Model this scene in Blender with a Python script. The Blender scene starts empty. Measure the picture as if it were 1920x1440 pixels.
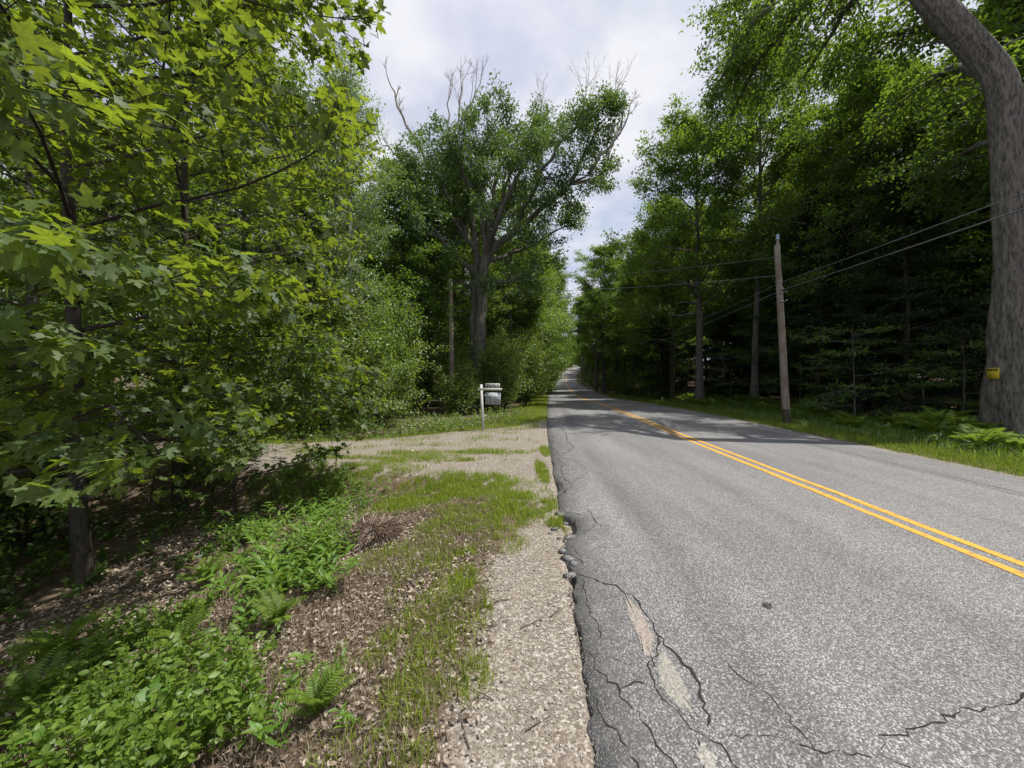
import bpy, math, random
import numpy as np
from mathutils import Matrix, Vector

scene = bpy.context.scene
C = scene.collection
PI = math.pi

# ------------------------------------------------------------------ camera
cam_d = bpy.data.cameras.new('camera')
cam = bpy.data.objects.new('camera', cam_d)
C.objects.link(cam)
cam.location = (0, 0, 1.65)
cam.rotation_euler = (PI / 2, 0, 0)
cam_d.sensor_width = 36
cam_d.lens = 36 * 700 / 1920
cam_d.shift_y = -8 / 1920
cam_d.clip_start = 0.05
cam_d.clip_end = 3000
scene.camera = cam
# ------------------------------------------------------------------ sun and sky
SUN_EL, SUN_AZ = math.radians(65), math.radians(8)
sv = Vector((math.cos(SUN_EL) * math.cos(SUN_AZ), math.cos(SUN_EL) * math.sin(SUN_AZ), math.sin(SUN_EL)))
sun_d = bpy.data.lights.new('sun', 'SUN')
sun_d.energy = 5.0
sun_d.angle = math.radians(0.6)
sun_d.color = (1.0, 0.95, 0.87)
sun = bpy.data.objects.new('sun', sun_d)
C.objects.link(sun)
sun.rotation_euler = sv.to_track_quat('Z', 'Y').to_euler()
sun.location = (30, 5, 60)

world = bpy.data.worlds.new('World')
scene.world = world
world.use_nodes = True
wn, wl = world.node_tree.nodes, world.node_tree.links
wn.clear()
w_out = wn.new('ShaderNodeOutputWorld')
w_sky = wn.new('ShaderNodeTexSky'); w_sky.sky_type = 'NISHITA'; w_sky.sun_disc = False
w_sky.sun_elevation = SUN_EL; w_sky.sun_rotation = PI / 2 - SUN_AZ
w_sky.dust_density = 2.0
w_bg = wn.new('ShaderNodeBackground'); w_bg.inputs[1].default_value = 0.13
wl.new(w_sky.outputs[0], w_bg.inputs[0])
w_cl = wn.new('ShaderNodeBackground'); w_cl.inputs[1].default_value = 0.74
w_tc = wn.new('ShaderNodeTexCoord')
w_sep = wn.new('ShaderNodeSeparateXYZ'); wl.new(w_tc.outputs['Generated'], w_sep.inputs[0])
w_ab = wn.new('ShaderNodeMath'); w_ab.operation = 'ABSOLUTE'; wl.new(w_sep.outputs[2], w_ab.inputs[0])
w_mx = wn.new('ShaderNodeMath'); w_mx.operation = 'ADD'; w_mx.inputs[1].default_value = 0.22
wl.new(w_ab.outputs[0], w_mx.inputs[0])
w_dx = wn.new('ShaderNodeMath'); w_dx.operation = 'DIVIDE'
w_dy = wn.new('ShaderNodeMath'); w_dy.operation = 'DIVIDE'
wl.new(w_sep.outputs[0], w_dx.inputs[0]); wl.new(w_mx.outputs[0], w_dx.inputs[1])
wl.new(w_sep.outputs[1], w_dy.inputs[0]); wl.new(w_mx.outputs[0], w_dy.inputs[1])
w_cb = wn.new('ShaderNodeCombineXYZ'); wl.new(w_dx.outputs[0], w_cb.inputs[0]); wl.new(w_dy.outputs[0], w_cb.inputs[1])
w_n1 = wn.new('ShaderNodeTexNoise'); w_n1.inputs['Scale'].default_value = 1.9; w_n1.inputs['Detail'].default_value = 6
w_n1.inputs['Roughness'].default_value = 0.55
w_mp = wn.new('ShaderNodeMapping'); w_mp.inputs['Location'].default_value = (3.1, 0.35, 0)
wl.new(w_cb.outputs[0], w_mp.inputs[0]); wl.new(w_mp.outputs[0], w_n1.inputs['Vector'])
w_rp = wn.new('ShaderNodeValToRGB')
w_rp.color_ramp.elements[0].position = 0.33; w_rp.color_ramp.elements[0].color = (0.35, 0.35, 0.35, 1)
w_rp.color_ramp.elements[1].position = 0.55; w_rp.color_ramp.elements[1].color = (1, 1, 1, 1)
wl.new(w_n1.outputs[0], w_rp.inputs[0])
w_n2 = wn.new('ShaderNodeTexNoise'); w_n2.inputs['Scale'].default_value = 3.4; w_n2.inputs['Detail'].default_value = 5
wl.new(w_mp.outputs[0], w_n2.inputs['Vector'])
w_cr = wn.new('ShaderNodeValToRGB')
w_cr.color_ramp.elements[0].position = 0.36; w_cr.color_ramp.elements[0].color = (0.74, 0.78, 0.96, 1)
w_cr.color_ramp.elements[1].position = 0.62; w_cr.color_ramp.elements[1].color = (1.02, 1.03, 1.09, 1)
wl.new(w_n2.outputs[0], w_cr.inputs[0]); wl.new(w_cr.outputs[0], w_cl.inputs[0])
w_mix = wn.new('ShaderNodeMixShader')
wl.new(w_rp.outputs[0], w_mix.inputs[0]); wl.new(w_bg.outputs[0], w_mix.inputs[1]); wl.new(w_cl.outputs[0], w_mix.inputs[2])
wl.new(w_mix.outputs[0], w_out.inputs[0])

scene.view_settings.view_transform = 'Standard'
scene.view_settings.look = 'None'
scene.view_settings.exposure = 0.25
scene.view_settings.gamma = 1.0
scene.view_settings.use_curve_mapping = False
scene.render.engine = 'CYCLES'
scene.cycles.max_bounces = 4
scene.cycles.diffuse_bounces = 2
scene.cycles.transmission_bounces = 3
scene.cycles.glossy_bounces = 1
scene.cycles.sample_clamp_indirect = 4.0

# ------------------------------------------------------------------ helpers: materials
def new_mat(name):
    m = bpy.data.materials.new(name); m.use_nodes = True
    n, l = m.node_tree.nodes, m.node_tree.links
    n.clear()
    return m, n, l
def ramp(n, els):
    r = n.new('ShaderNodeValToRGB')
    while len(r.color_ramp.elements) < len(els): r.color_ramp.elements.new(0.5)
    for e, (p, c) in zip(r.color_ramp.elements, els):
        e.position = p; e.color = (c[0], c[1], c[2], 1)
    return r
def noise(n, l, vec, scale, detail=3, rough=0.5):
    t = n.new('ShaderNodeTexNoise'); t.inputs['Scale'].default_value = scale
    t.inputs['Detail'].default_value = detail; t.inputs['Roughness'].default_value = rough
    if vec is not None: l.new(vec, t.inputs['Vector'])
    return t
def mixc(n, l, fac, a, b, mode='MIX'):
    m = n.new('ShaderNodeMix'); m.data_type = 'RGBA'; m.blend_type = mode
    for sock, v in ((m.inputs[0], fac), (m.inputs[6], a), (m.inputs[7], b)):
        if isinstance(v, (int, float)): sock.default_value = v
        elif isinstance(v, tuple): sock.default_value = (v[0], v[1], v[2], 1)
        else: l.new(v, sock)
    return m.outputs[2]
def math_n(n, l, op, a, b=0.0):
    m = n.new('ShaderNodeMath'); m.operation = op
    for sock, v in ((m.inputs[0], a), (m.inputs[1], b)):
        if isinstance(v, (int, float)): sock.default_value = v
        else: l.new(v, sock)
    return m.outputs[0]
def leaf_mat(name, dark, light, trans, tf=0.42, gloss=0.05, var=0.35, veins=False, grough=.5):
    m, n, l = new_mat(name)
    g = n.new('ShaderNodeNewGeometry'); oi = n.new('ShaderNodeObjectInfo')
    r = math_n(n, l, 'FRACT', math_n(n, l, 'ADD', g.outputs['Random Per Island'], oi.outputs['Random']))
    col = mixc(n, l, r, dark, light)
    val = math_n(n, l, 'ADD', math_n(n, l, 'MULTIPLY', oi.outputs['Random'], var), 1 - var / 2)
    hs = n.new('ShaderNodeHueSaturation'); l.new(col, hs.inputs['Color']); l.new(val, hs.inputs['Value'])
    hue = math_n(n, l, 'ADD', math_n(n, l, 'MULTIPLY', oi.outputs['Random'], 0.03), 0.485); l.new(hue, hs.inputs['Hue'])
    d = n.new('ShaderNodeBsdfDiffuse'); l.new(hs.outputs[0], d.inputs[0])
    t = n.new('ShaderNodeBsdfTranslucent')
    tc = mixc(n, l, r, tuple(x * 0.75 for x in trans), trans)
    if veins:
        at = n.new('ShaderNodeAttribute'); at.attribute_name = 'blade'; sx = n.new('ShaderNodeSeparateXYZ'); l.new(at.outputs['Vector'], sx.inputs[0])
        ay = math_n(n, l, 'ABSOLUTE', sx.outputs[1]); v = ay
        for k, x0, w in ((1.35, 0.0, .6), (-4.0, 0.0, .24), (.75, .36, .8), (.7, .62, .8)):
            q = math_n(n, l, 'MULTIPLY', math_n(n, l, 'ABSOLUTE', math_n(n, l, 'SUBTRACT', ay, math_n(n, l, 'MULTIPLY', math_n(n, l, 'SUBTRACT', sx.outputs[0], x0), k))), w); v = math_n(n, l, 'MINIMUM', v, q)
        vr = ramp(n, [(.006, (1, 1, 1)), (.022, (0, 0, 0))]); l.new(v, vr.inputs[0])
        mot = noise(n, l, at.outputs['Vector'], 5.0, 4, .6); mr = ramp(n, [(.3, (.72, .72, .72)), (.7, (1.15, 1.15, 1.15))]); l.new(mot.outputs[0], mr.inputs[0])
        base2 = mixc(n, l, math_n(n, l, 'MULTIPLY', vr.outputs[0], .55), mixc(n, l, 1.0, hs.outputs[0], mr.outputs[0], 'MULTIPLY'), (.16, .20, .05)); l.new(base2, d.inputs[0])
        tc = mixc(n, l, math_n(n, l, 'MULTIPLY', vr.outputs[0], .6), mixc(n, l, 1.0, tc, mr.outputs[0], 'MULTIPLY'), (.12, .18, .02))
    l.new(tc, t.inputs[0])
    mx = n.new('ShaderNodeMixShader'); mx.inputs[0].default_value = tf
    l.new(d.outputs[0], mx.inputs[1]); l.new(t.outputs[0], mx.inputs[2])
    gl = n.new('ShaderNodeBsdfGlossy'); gl.inputs['Roughness'].default_value = grough
    gl.inputs['Color'].default_value = (0.9, 0.95, 1.0, 1)
    mg = n.new('ShaderNodeMixShader'); mg.inputs[0].default_value = gloss
    l.new(mx.outputs[0], mg.inputs[1]); l.new(gl.outputs[0], mg.inputs[2])
    o = n.new('ShaderNodeOutputMaterial'); l.new(mg.outputs[0], o.inputs[0])
    return m
def bark_mat(name, a, b, c=None, scale=6.0, stretch=0.22, bump=0.6, patch=None):
    m, n, l = new_mat(name)
    tc = n.new('ShaderNodeTexCoord'); mp = n.new('ShaderNodeMapping')
    mp.inputs['Scale'].default_value = (1, 1, stretch); l.new(tc.outputs['Object'], mp.inputs[0])
    nz = noise(n, l, mp.outputs[0], scale * 2.5, 6, 0.65)
    vo = n.new('ShaderNodeTexVoronoi'); vo.inputs['Scale'].default_value = scale * 2.2
    wv = mixc(n, l, 0.12, mp.outputs[0], nz.outputs[1]); l.new(wv, vo.inputs['Vector'])
    h = math_n(n, l, 'MULTIPLY', nz.outputs[0], math_n(n, l, 'ADD', vo.outputs[0], 0.35))
    rp = ramp(n, [(0.12, a), (0.5, b)]); l.new(h, rp.inputs[0])
    col = rp.outputs[0]
    if c is not None:
        n2 = noise(n, l, tc.outputs['Object'], 1.3, 4); r2 = ramp(n, [(0.48, (0, 0, 0)), (0.62, (1, 1, 1))]); l.new(n2.outputs[0], r2.inputs[0])
        col = mixc(n, l, r2.outputs[0], col, c)
    bs = n.new('ShaderNodeBsdfPrincipled'); bs.inputs['Roughness'].default_value = 0.9
    bs.inputs['Specular IOR Level'].default_value = 0.15
    l.new(col, bs.inputs['Base Color'])
    bp = n.new('ShaderNodeBump'); bp.inputs['Strength'].default_value = bump; bp.inputs['Distance'].default_value = 0.05
    l.new(h, bp.inputs['Height']); l.new(bp.outputs[0], bs.inputs['Normal'])
    o = n.new('ShaderNodeOutputMaterial'); l.new(bs.outputs[0], o.inputs[0])
    return m
def plain_mat(name, a, b=None, rough=0.7, scale=20.0, metal=0.0, spec=0.3, island=False):
    m, n, l = new_mat(name)
    bs = n.new('ShaderNodeBsdfPrincipled'); bs.inputs['Roughness'].default_value = rough
    bs.inputs['Metallic'].default_value = metal; bs.inputs['Specular IOR Level'].default_value = spec
    if b is None: b = tuple(x * 0.8 for x in a)
    if island:
        g = n.new('ShaderNodeNewGeometry'); f = g.outputs['Random Per Island']
    else:
        tc = n.new('ShaderNodeTexCoord'); f = noise(n, l, tc.outputs['Object'], scale, 5, 0.6).outputs[0]
    l.new(mixc(n, l, f, a, b), bs.inputs['Base Color'])
    o = n.new('ShaderNodeOutputMaterial'); l.new(bs.outputs[0], o.inputs[0])
    return m

# ------------------------------------------------------------------ helpers: meshes
def mesh_np(name, V, faces, mat=None, smooth=False):
    """faces: list of int arrays (M,k)"""
    me = bpy.data.meshes.new(name)
    V = np.ascontiguousarray(V, dtype=np.float32)
    faces = [np.asarray(f, dtype=np.int32) for f in faces if len(f)]
    loops = np.concatenate([f.ravel() for f in faces])
    tot = np.concatenate([np.full(len(f), f.shape[1], np.int32) for f in faces])
    start = np.concatenate([[0], np.cumsum(tot)[:-1]]).astype(np.int32)
    me.vertices.add(len(V)); me.vertices.foreach_set('co', V.ravel())
    me.loops.add(len(loops)); me.loops.foreach_set('vertex_index', loops)
    me.polygons.add(len(tot)); me.polygons.foreach_set('loop_start', start)
    if smooth: me.polygons.foreach_set('use_smooth', np.ones(len(tot), bool))
    me.update(calc_edges=True)
    if mat is not None: me.materials.append(mat)
    return me
class MB:
    def __init__(s): s.V = []; s.T = []; s.Q = []; s.n = 0
    def add(s, V, T=None, Q=None):
        V = np.asarray(V, float).reshape(-1, 3)
        if T is not None and len(T): s.T.append(np.asarray(T) + s.n)
        if Q is not None and len(Q): s.Q.append(np.asarray(Q) + s.n)
        s.V.append(V); s.n += len(V)
    def tube(s, pts, rad, sides=6, cap=True):
        P = np.asarray(pts, float); k = len(P); rad = np.asarray(rad, float) * np.ones(k)
        D = np.gradient(P, axis=0); D /= np.linalg.norm(D, axis=1)[:, None] + 1e-9
        ref = np.array([1.0, 0, 0]) if abs(D[0, 0]) < 0.8 else np.array([0, 1.0, 0])
        U = np.cross(D, ref); U /= np.linalg.norm(U, axis=1)[:, None] + 1e-9
        W = np.cross(D, U)
        a = np.linspace(0, 2 * PI, sides, endpoint=False)
        V = P[:, None, :] + rad[:, None, None] * (np.cos(a)[None, :, None] * U[:, None, :] + np.sin(a)[None, :, None] * W[:, None, :])
        i = np.arange(k - 1)[:, None] * sides; j = np.arange(sides)[None, :]; j2 = (j + 1) % sides
        Q = np.stack([i + j, i + j2, i + sides + j2, i + sides + j], -1).reshape(-1, 4)
        V = V.reshape(-1, 3)
        if cap:
            V = np.vstack([V, P[-1]]); t = (k - 1) * sides
            T = np.stack([t + np.arange(sides), t + (np.arange(sides) + 1) % sides, np.full(sides, len(V) - 1)], -1)
            s.add(V, T, Q)
        else: s.add(V, None, Q)
    def sticks(s, A, B, ra, rb):
        A = np.asarray(A, float); B = np.asarray(B, float); n = len(A)
        if n == 0: return
        D = B - A; D /= np.linalg.norm(D, axis=1)[:, None] + 1e-9
        ref = np.where(np.abs(D[:, 2:3]) < 0.8, np.array([[0, 0, 1.0]]), np.array([[1.0, 0, 0]]))
        U = np.cross(D, ref); U /= np.linalg.norm(U, axis=1)[:, None] + 1e-9; W = np.cross(D, U)
        ra = (np.ones(n) * ra)[:, None]; rb = (np.ones(n) * rb)[:, None]
        rings = []
        for a in (0, 2.094, 4.189):
            o = math.cos(a) * U + math.sin(a) * W
            rings.append(A + ra * o); rings.append(B + rb * o)
        V = np.stack(rings, 1).reshape(-1, 3)
        q = np.array([[0, 2, 3, 1], [2, 4, 5, 3], [4, 0, 1, 5]])
        s.add(V, None, (np.arange(n)[:, None, None] * 6 + q[None]).reshape(-1, 4))
    def box(s, c, size, R=None):
        x, y, z = np.asarray(size, float) / 2
        V = np.array([[-x, -y, -z], [x, -y, -z], [x, y, -z], [-x, y, -z], [-x, -y, z], [x, -y, z], [x, y, z], [-x, y, z]])
        if R is not None: V = V @ np.asarray(R).T
        s.add(V + np.asarray(c), None, [[0, 3, 2, 1], [4, 5, 6, 7], [0, 1, 5, 4], [1, 2, 6, 5], [2, 3, 7, 6], [3, 0, 4, 7]])
    def mesh(s, name, mat=None, smooth=False):
        return mesh_np(name, np.vstack(s.V), ([np.vstack(s.Q)] if s.Q else []) + ([np.vstack(s.T)] if s.T else []), mat, smooth)
def link(name, me, parent=None, loc=None):
    o = bpy.data.objects.new(name, me); C.objects.link(o)
    if parent is not None: o.parent = parent
    if loc is not None: o.location = loc
    return o
def tag(o, label=None, cat=None, group=None, kind=None):
    if label: o['label'] = label
    if cat: o['category'] = cat
    if group: o['group'] = group
    if kind: o['kind'] = kind
    return o
def empty(name, loc=(0, 0, 0), rz=0.0):
    o = bpy.data.objects.new(name, None); C.objects.link(o)
    o.location = loc; o.rotation_euler = (0, 0, rz); o.empty_display_size = 0.2
    return o
def copy_tree(o, parent=None):
    c = o.copy(); C.objects.link(c)
    if parent is not None: c.parent = parent
    for ch in list(o.children): copy_tree(ch, c)
    return c
def nrm(v): return v / (np.linalg.norm(v, axis=-1, keepdims=True) + 1e-9)

# leaf templates: x along the blade, y across, z normal
def leaf_rhomb(w=0.3):
    return np.array([[0, 0, 0], [.42, w, .06], [1, 0, -.08], [.42, -w, .06]]), np.array([[0, 2, 1], [0, 3, 2]])
def leaf_ovate(w=0.27, droop=.12):
    V = np.array([[0, 0, 0], [.18, w * .75, .04], [.5, w, .05], [.8, w * .55, .0], [1, 0, -.06], [.8, -w * .55, 0.], [.5, -w, .05], [.18, -w * .75, .04], [.5, 0, 0]], float)
    V[:, 2] -= droop * V[:, 0] ** 2
    T = np.array([[0, 8, 1], [1, 8, 2], [2, 8, 3], [3, 8, 4], [4, 8, 5], [5, 8, 6], [6, 8, 7], [7, 8, 0]])
    return V, T
def leaf_maple():
    H = [(0, 0), (-.10, .10), (-.10, .30), (-.02, .50), (.10, .36), (.17, .47), (.27, .46), (.47, .70), (.47, .50), (.56, .44), (.42, .30), (.36, .15), (.62, .22), (.66, .31), (.74, .17), (.86, .12), (1.02, 0), (.18, 0), (.44, 0), (.72, 0)]
    half = [(0, 1, 17), (1, 2, 4), (2, 3, 4), (1, 4, 17), (4, 5, 11), (5, 6, 10), (5, 10, 11), (6, 7, 8), (6, 8, 10), (8, 9, 10), (4, 11, 17), (17, 11, 18), (11, 12, 18), (12, 13, 14), (12, 14, 19), (12, 19, 18), (14, 15, 19), (15, 16, 19)]
    zf = lambda x, y: 0.22 * abs(y) - .20 * x * x - .42 * y * y
    V = [(x, y, zf(x, y)) for x, y in H]; mp = {}
    for i, (x, y) in enumerate(H):
        if y == 0: mp[i] = i
        else: mp[i] = len(V); V.append((x, -y, zf(x, y)))
    T = [(a, c, b) for a, b, c in half] + [tuple(mp[q] for q in t) for t in half]
    return np.array(V, float), np.array(T)
def leaf_maple_lo():
    H = [(0, 0), (-.03, .42), (.15, .32), (.48, .60), (.43, .20), (.68, .24), (1, 0), (.35, 0)]
    half = [(0, 1, 2), (0, 2, 7), (2, 3, 4), (2, 4, 7), (4, 5, 6), (4, 6, 7)]
    V = [(x, y, 0.16 * abs(y) - .18 * x * x) for x, y in H]; mp = {}
    for i, (x, y) in enumerate(H):
        if y == 0: mp[i] = i
        else: mp[i] = len(V); V.append((x, -y, 0.16 * abs(y) - .18 * x * x))
    T = [(a, c, b) for a, b, c in half] + [tuple(mp[q] for q in t) for t in half]
    return np.array(V, float), np.array(T)
def frames(dirs, nor):
    u = nrm(dirs); nor = nor - (nor * u).sum(1, keepdims=True) * u; nn = nrm(nor); v = np.cross(nn, u)
    return u, v, nn
def leaf_arrays(tmpl, pos, dirs, nor, size):
    V, T = tmpl; u, v, nn = frames(dirs, nor); s = (np.ones(len(pos)) * size)[:, None, None]
    X = pos[:, None, :] + s * (V[None, :, 0:1] * u[:, None] + V[None, :, 1:2] * v[:, None] + V[None, :, 2:3] * nn[:, None])
    F = (np.arange(len(pos))[:, None, None] * len(V) + T[None]).reshape(-1, 3)
    return X.reshape(-1, 3), F
def leaf_coords(me, co):
    a = me.attributes.new('blade', 'FLOAT_VECTOR', 'POINT'); a.data.foreach_set('vector', co.astype(np.float32).ravel())
def leaf_mesh(name, tmpl, pos, dirs, nor, size, mat):
    X, F = leaf_arrays(tmpl, pos, dirs, nor, size)
    me = mesh_np(name, X, [F], mat)
    if mat is L_MAPLE: leaf_coords(me, np.tile(tmpl[0], (len(pos), 1)))
    return me

# cheap 2-D value noise for masks
_g = np.random.default_rng(11).random((256, 256))
def vnoise(x, y):
    x = np.asarray(x, float); y = np.asarray(y, float)
    xi = np.floor(x).astype(int); yi = np.floor(y).astype(int); fx = x - xi; fy = y - yi
    fx = fx * fx * (3 - 2 * fx); fy = fy * fy * (3 - 2 * fy)
    a = _g[xi % 256, yi % 256]; b = _g[(xi + 1) % 256, yi % 256]; c = _g[xi % 256, (yi + 1) % 256]; d = _g[(xi + 1) % 256, (yi + 1) % 256]
    return (a * (1 - fx) + b * fx) * (1 - fy) + (c * (1 - fx) + d * fx) * fy
def fbm(x, y): return 0.55 * vnoise(x, y) + 0.3 * vnoise(x * 2.1 + 9, y * 2.1 + 5) + 0.15 * vnoise(x * 4.3 + 3, y * 4.3 + 7)

# ------------------------------------------------------------------ road line and terrain
def smooth_tab(pts, w):
    y = np.arange(-60, 481, 0.5); v = np.interp(y, [p[0] for p in pts], [p[1] for p in pts])
    k = int(w / 0.5) | 1; vp = np.pad(v, k // 2, mode='edge'); return y, np.convolve(vp, np.ones(k) / k, 'valid')
_ye, _ve = smooth_tab([(-60, -4.3), (-20, -1.25), (0, .265), (4, .573), (13, 1.21), (19.7, 1.86), (43.8, 4.2), (53, 5.1), (80, 8.4), (110, 12), (142, 16.4), (180, 23), (220, 33), (260, 47), (300, 66), (480, 160)], 7)
_yz, _vz = smooth_tab([(-60, 0), (20, 0), (33, -.25), (44, -.52), (53, -.47), (80, -.3), (110, .1), (142, 1.05), (180, 4), (220, 8.2), (260, 11.5), (300, 12.5), (480, 12.5)], 9)
def edge_l(y): return np.interp(y, _ye, _ve)
def cx(y): return edge_l(y) + 3.85
def rz(y): return np.interp(y, _yz, _vz)
LANE_R = 4.15
def edge_r(y): return cx(y) + LANE_R
def drive_near(x): return np.interp(x, [-40, -8, -5, -2, -.3, .4], [8.2, 7.9, 7.6, 7.0, 6.3, 5.6])
def drive_far(x): return np.interp(x, [-40, -8, -6, -3.5, -1.5, .2, 1.3], [11, 10.6, 10.4, 11.4, 13.0, 13.8, 15.5])
def sstep(a, b, x):
    t = np.clip((x - a) / (b - a), 0, 1); return t * t * (3 - 2 * t)
def ground_z(x, y):
    x = np.asarray(x, float); y = np.asarray(y, float)
    z = rz(y); dl = edge_l(y) - x; dr = x - edge_r(y)
    left = -.045 - .015 * np.clip(dl, 0, 3)
    fall = .17 * np.clip(dl - .95, 0, 3.2) + .03 * np.clip(dl - 4.15, 0, 6)
    indrive = sstep(-.9, .3, y - drive_near(x)) * (1 - sstep(-.2, 1.5, y - drive_far(x)))
    fall = fall * (1 - indrive) * (1 - .75 * sstep(11, 15, y))
    left = left - fall
    right = -.04 - .10 * sstep(.4, 2.0, dr) + .55 * sstep(2.5, 7, dr) * sstep(14, 24, y) + .05 * np.clip(dr - 7, 0, 60) * sstep(14, 24, y)
    z = z + np.where(dl > 0, left, np.where(dr > 0, right, -.14))
    z = z + np.where((dl > 0) | (dr > 0), 1, 0) * .05 * (fbm(x * 1.7, y * 1.7) - .5) * sstep(.05, .6, np.maximum(dl, dr))
    return z
def gz(x, y): return float(ground_z(np.array([x]), np.array([y]))[0])
def at(px, py, Y): return ((px - 960) / 700 * Y, Y, 1.65 - (py - 712) / 700 * Y)     # a sight line at a chosen distance
def on_road(px, py): Y = 1.65 * 700 / (py - 712); return ((px - 960) / 700 * Y, Y)

# ---- ground sheet
yr = [-30, -20, -12, -8, -5, -3]; y_ = -2.0
while y_ < 480: yr.append(y_); y_ += max(.055, .022 * abs(y_)) if y_ > 0 else .25
yr = np.array(yr)
dl_ = np.concatenate([[-600, -300, -150, -90, -60, -42, -30, -24, -20, -17, -15], np.arange(-13, -8.01, .25), np.arange(-7.9, -3.6, .055)])
dr_ = np.concatenate([np.arange(4.0, 7, .2), np.arange(7, 14, .6), [15, 17, 20, 25, 32, 42, 60, 90, 150, 300, 600]])
dd = np.concatenate([dl_, [-3.0, -1, 1, 3.0], dr_])
GX = cx(yr)[:, None] + dd[None, :]; GY = np.repeat(yr[:, None], len(dd), 1)
GZ = ground_z(GX, GY)
nr, nc = GX.shape
ii = np.arange(nr - 1)[:, None] * nc + np.arange(nc - 1)[None, :]
gQ = np.stack([ii, ii + 1, ii + nc + 1, ii + nc], -1).reshape(-1, 4)

def grass_zone(x, y):
    """how grassy the ground is, 0..1"""
    dl = edge_l(y) - x; dr = x - edge_r(y)
    g = np.zeros_like(x)
    def ell(cx_, cy_, rx, ry, a=1.0):
        return a * np.clip(1.35 - ((x - cx_) / rx) ** 2 - ((y - cy_) / ry) ** 2, 0, 1)
    nz = fbm(x * 2.3 + 40, y * 2.3 + 12)
    for e in [(-1.15, 6.1, 1.25, .75), (-.35, 5.3, .75, .55), (-.45, 4.55, .7, .4, .9), (.15, 4.75, .45, .25, .8), (-.42, 3.55, .22, .35), (-.5, 3.05, .22, .3, .8), (-.86, 2.46, .13, .2, .8), (-.5, 2.4, .2, .25, .75),
              (-.52, 2.05, .2, .2, .7), (-.22, 2.15, .12, .2, .7), (-.55, 1.75, .22, .18, .75), (-.8, 1.7, .25, .2, .5), (-.75, 3.4, .35, .6, .45), (-.62, 2.75, .25, .35, .6), (-1.1, 3.9, .5, .4, .4), (-.3, 2.7, .15, .3, .4), (-1.25, 2.2, .3, .3, .35), (-.15, 3.9, .3, .3, .45), (-1.7, 8.0, 1.1, .16, .8), (-.9, 8.9, .55, .12, .9), (-3.2, 8.3, 1.6, .14, .6), (-2.2, 9.9, .7, .18, .55),
              (-3.4, 7.2, 1.6, .5, .7), (.55, 6.9, .12, .9, .9), (.78, 8.9, .12, .7, .9), (.5, 5.2, .12, .5, .8), (.56, 4.4, .2, .2, .7)]:
        g = np.maximum(g, ell(*e) * np.clip(nz * 3.2 - .6, 0, 1) * np.clip(vnoise(x * 9, y * 9) * 2.6 - .2, 0, 1))
    ind = sstep(-.2, .8, y - drive_near(x)) * (1 - sstep(-.5, .5, y - drive_far(x))) * (dl > .3) * (x > -10)
    g = np.maximum(g, ind * .45 * np.clip(fbm(x * 1.1 + 5, y * 1.7) * 3.6 - 1.75, 0, 1))
    far = sstep(-.7, .5, y - drive_far(x)) * (1 - sstep(1.6, 3.2, y - drive_far(x))) * (dl > 0) * (x > -9)
    g = np.maximum(g, far * np.clip(nz * 2.2 - .25, 0, 1))
    verge = (dl > -.05) * (1 - sstep(1.2, 2.6, dl)) * sstep(14.2, 16.5, y)
    g = np.maximum(g, verge * np.clip(nz * 2 - .1, .15, 1))
    rv = sstep(.0, .25, dr) * (1 - sstep(1.6, 2.6, dr))
    g = np.maximum(g, rv * np.clip(nz * 1.6 + .1, .2, 1))
    return g
def gravel_zone(x, y):
    dl = edge_l(y) - x; dr = x - edge_r(y)
    w = np.interp(y, [0, 1.6, 2.4, 3.7, 4.6, 5.3, 6.2, 13.2, 15, 17, 22], [.75, .7, .66, .66, .34, .5, 1.2, 1.6, .9, .5, .15])
    s = (1 - sstep(w - .30, w + .40, dl + .45 * (fbm(x * 2.6 + 60, y * 2.6) - .5))) * (dl > -1)
    ind = sstep(-.45, .35, y - drive_near(x)) * (1 - sstep(-.9, .3, y - drive_far(x))) * (dl > -1) * sstep(-12, -8, x)
    r = (1 - sstep(.05, .45, dr)) * (dr > -1)
    return np.clip(np.maximum(np.maximum(s, ind), r), 0, 1)
zg = grass_zone(GX, GY); zv = gravel_zone(GX, GY)

m, n, l = new_mat('ground_material')
g_ = n.new('ShaderNodeNewGeometry'); P = g_.outputs['Position']
at_ = n.new('ShaderNodeAttribute'); at_.attribute_name = 'zone'
sp_ = n.new('ShaderNodeSeparateColor'); l.new(at_.outputs['Color'], sp_.inputs[0])
n_hi = noise(n, l, P, 9.0, 6, .7); n_lo = noise(n, l, P, 1.6, 4, .6)
vo = n.new('ShaderNodeTexVoronoi'); vo.inputs['Scale'].default_value = 75; l.new(P, vo.inputs['Vector'])
sv_ = n.new('ShaderNodeSeparateColor'); l.new(vo.outputs['Color'], sv_.inputs[0])
grav = ramp(n, [(0.0, (.11, .098, .082)), (0.45, (.205, .185, .158)), (0.8, (.32, .295, .258)), (1, (.52, .49, .45))]); l.new(sv_.outputs[0], grav.inputs[0])
gravt = mixc(n, l, n_lo.outputs[0], grav.outputs[0], (.19, .145, .105)); 
gravm = mixc(n, l, .45, gravt, grav.outputs[0])
soil = ramp(n, [(.3, (.055, .042, .030)), (.52, (.13, .098, .070)), (.72, (.24, .19, .14))]); l.new(n_hi.outputs[0], soil.inputs[0])
gs = ramp(n, [(.3, (.06, .06, .022)), (.6, (.12, .115, .045)), (.8, (.17, .15, .07))]); l.new(n_hi.outputs[0], gs.inputs[0])
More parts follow.
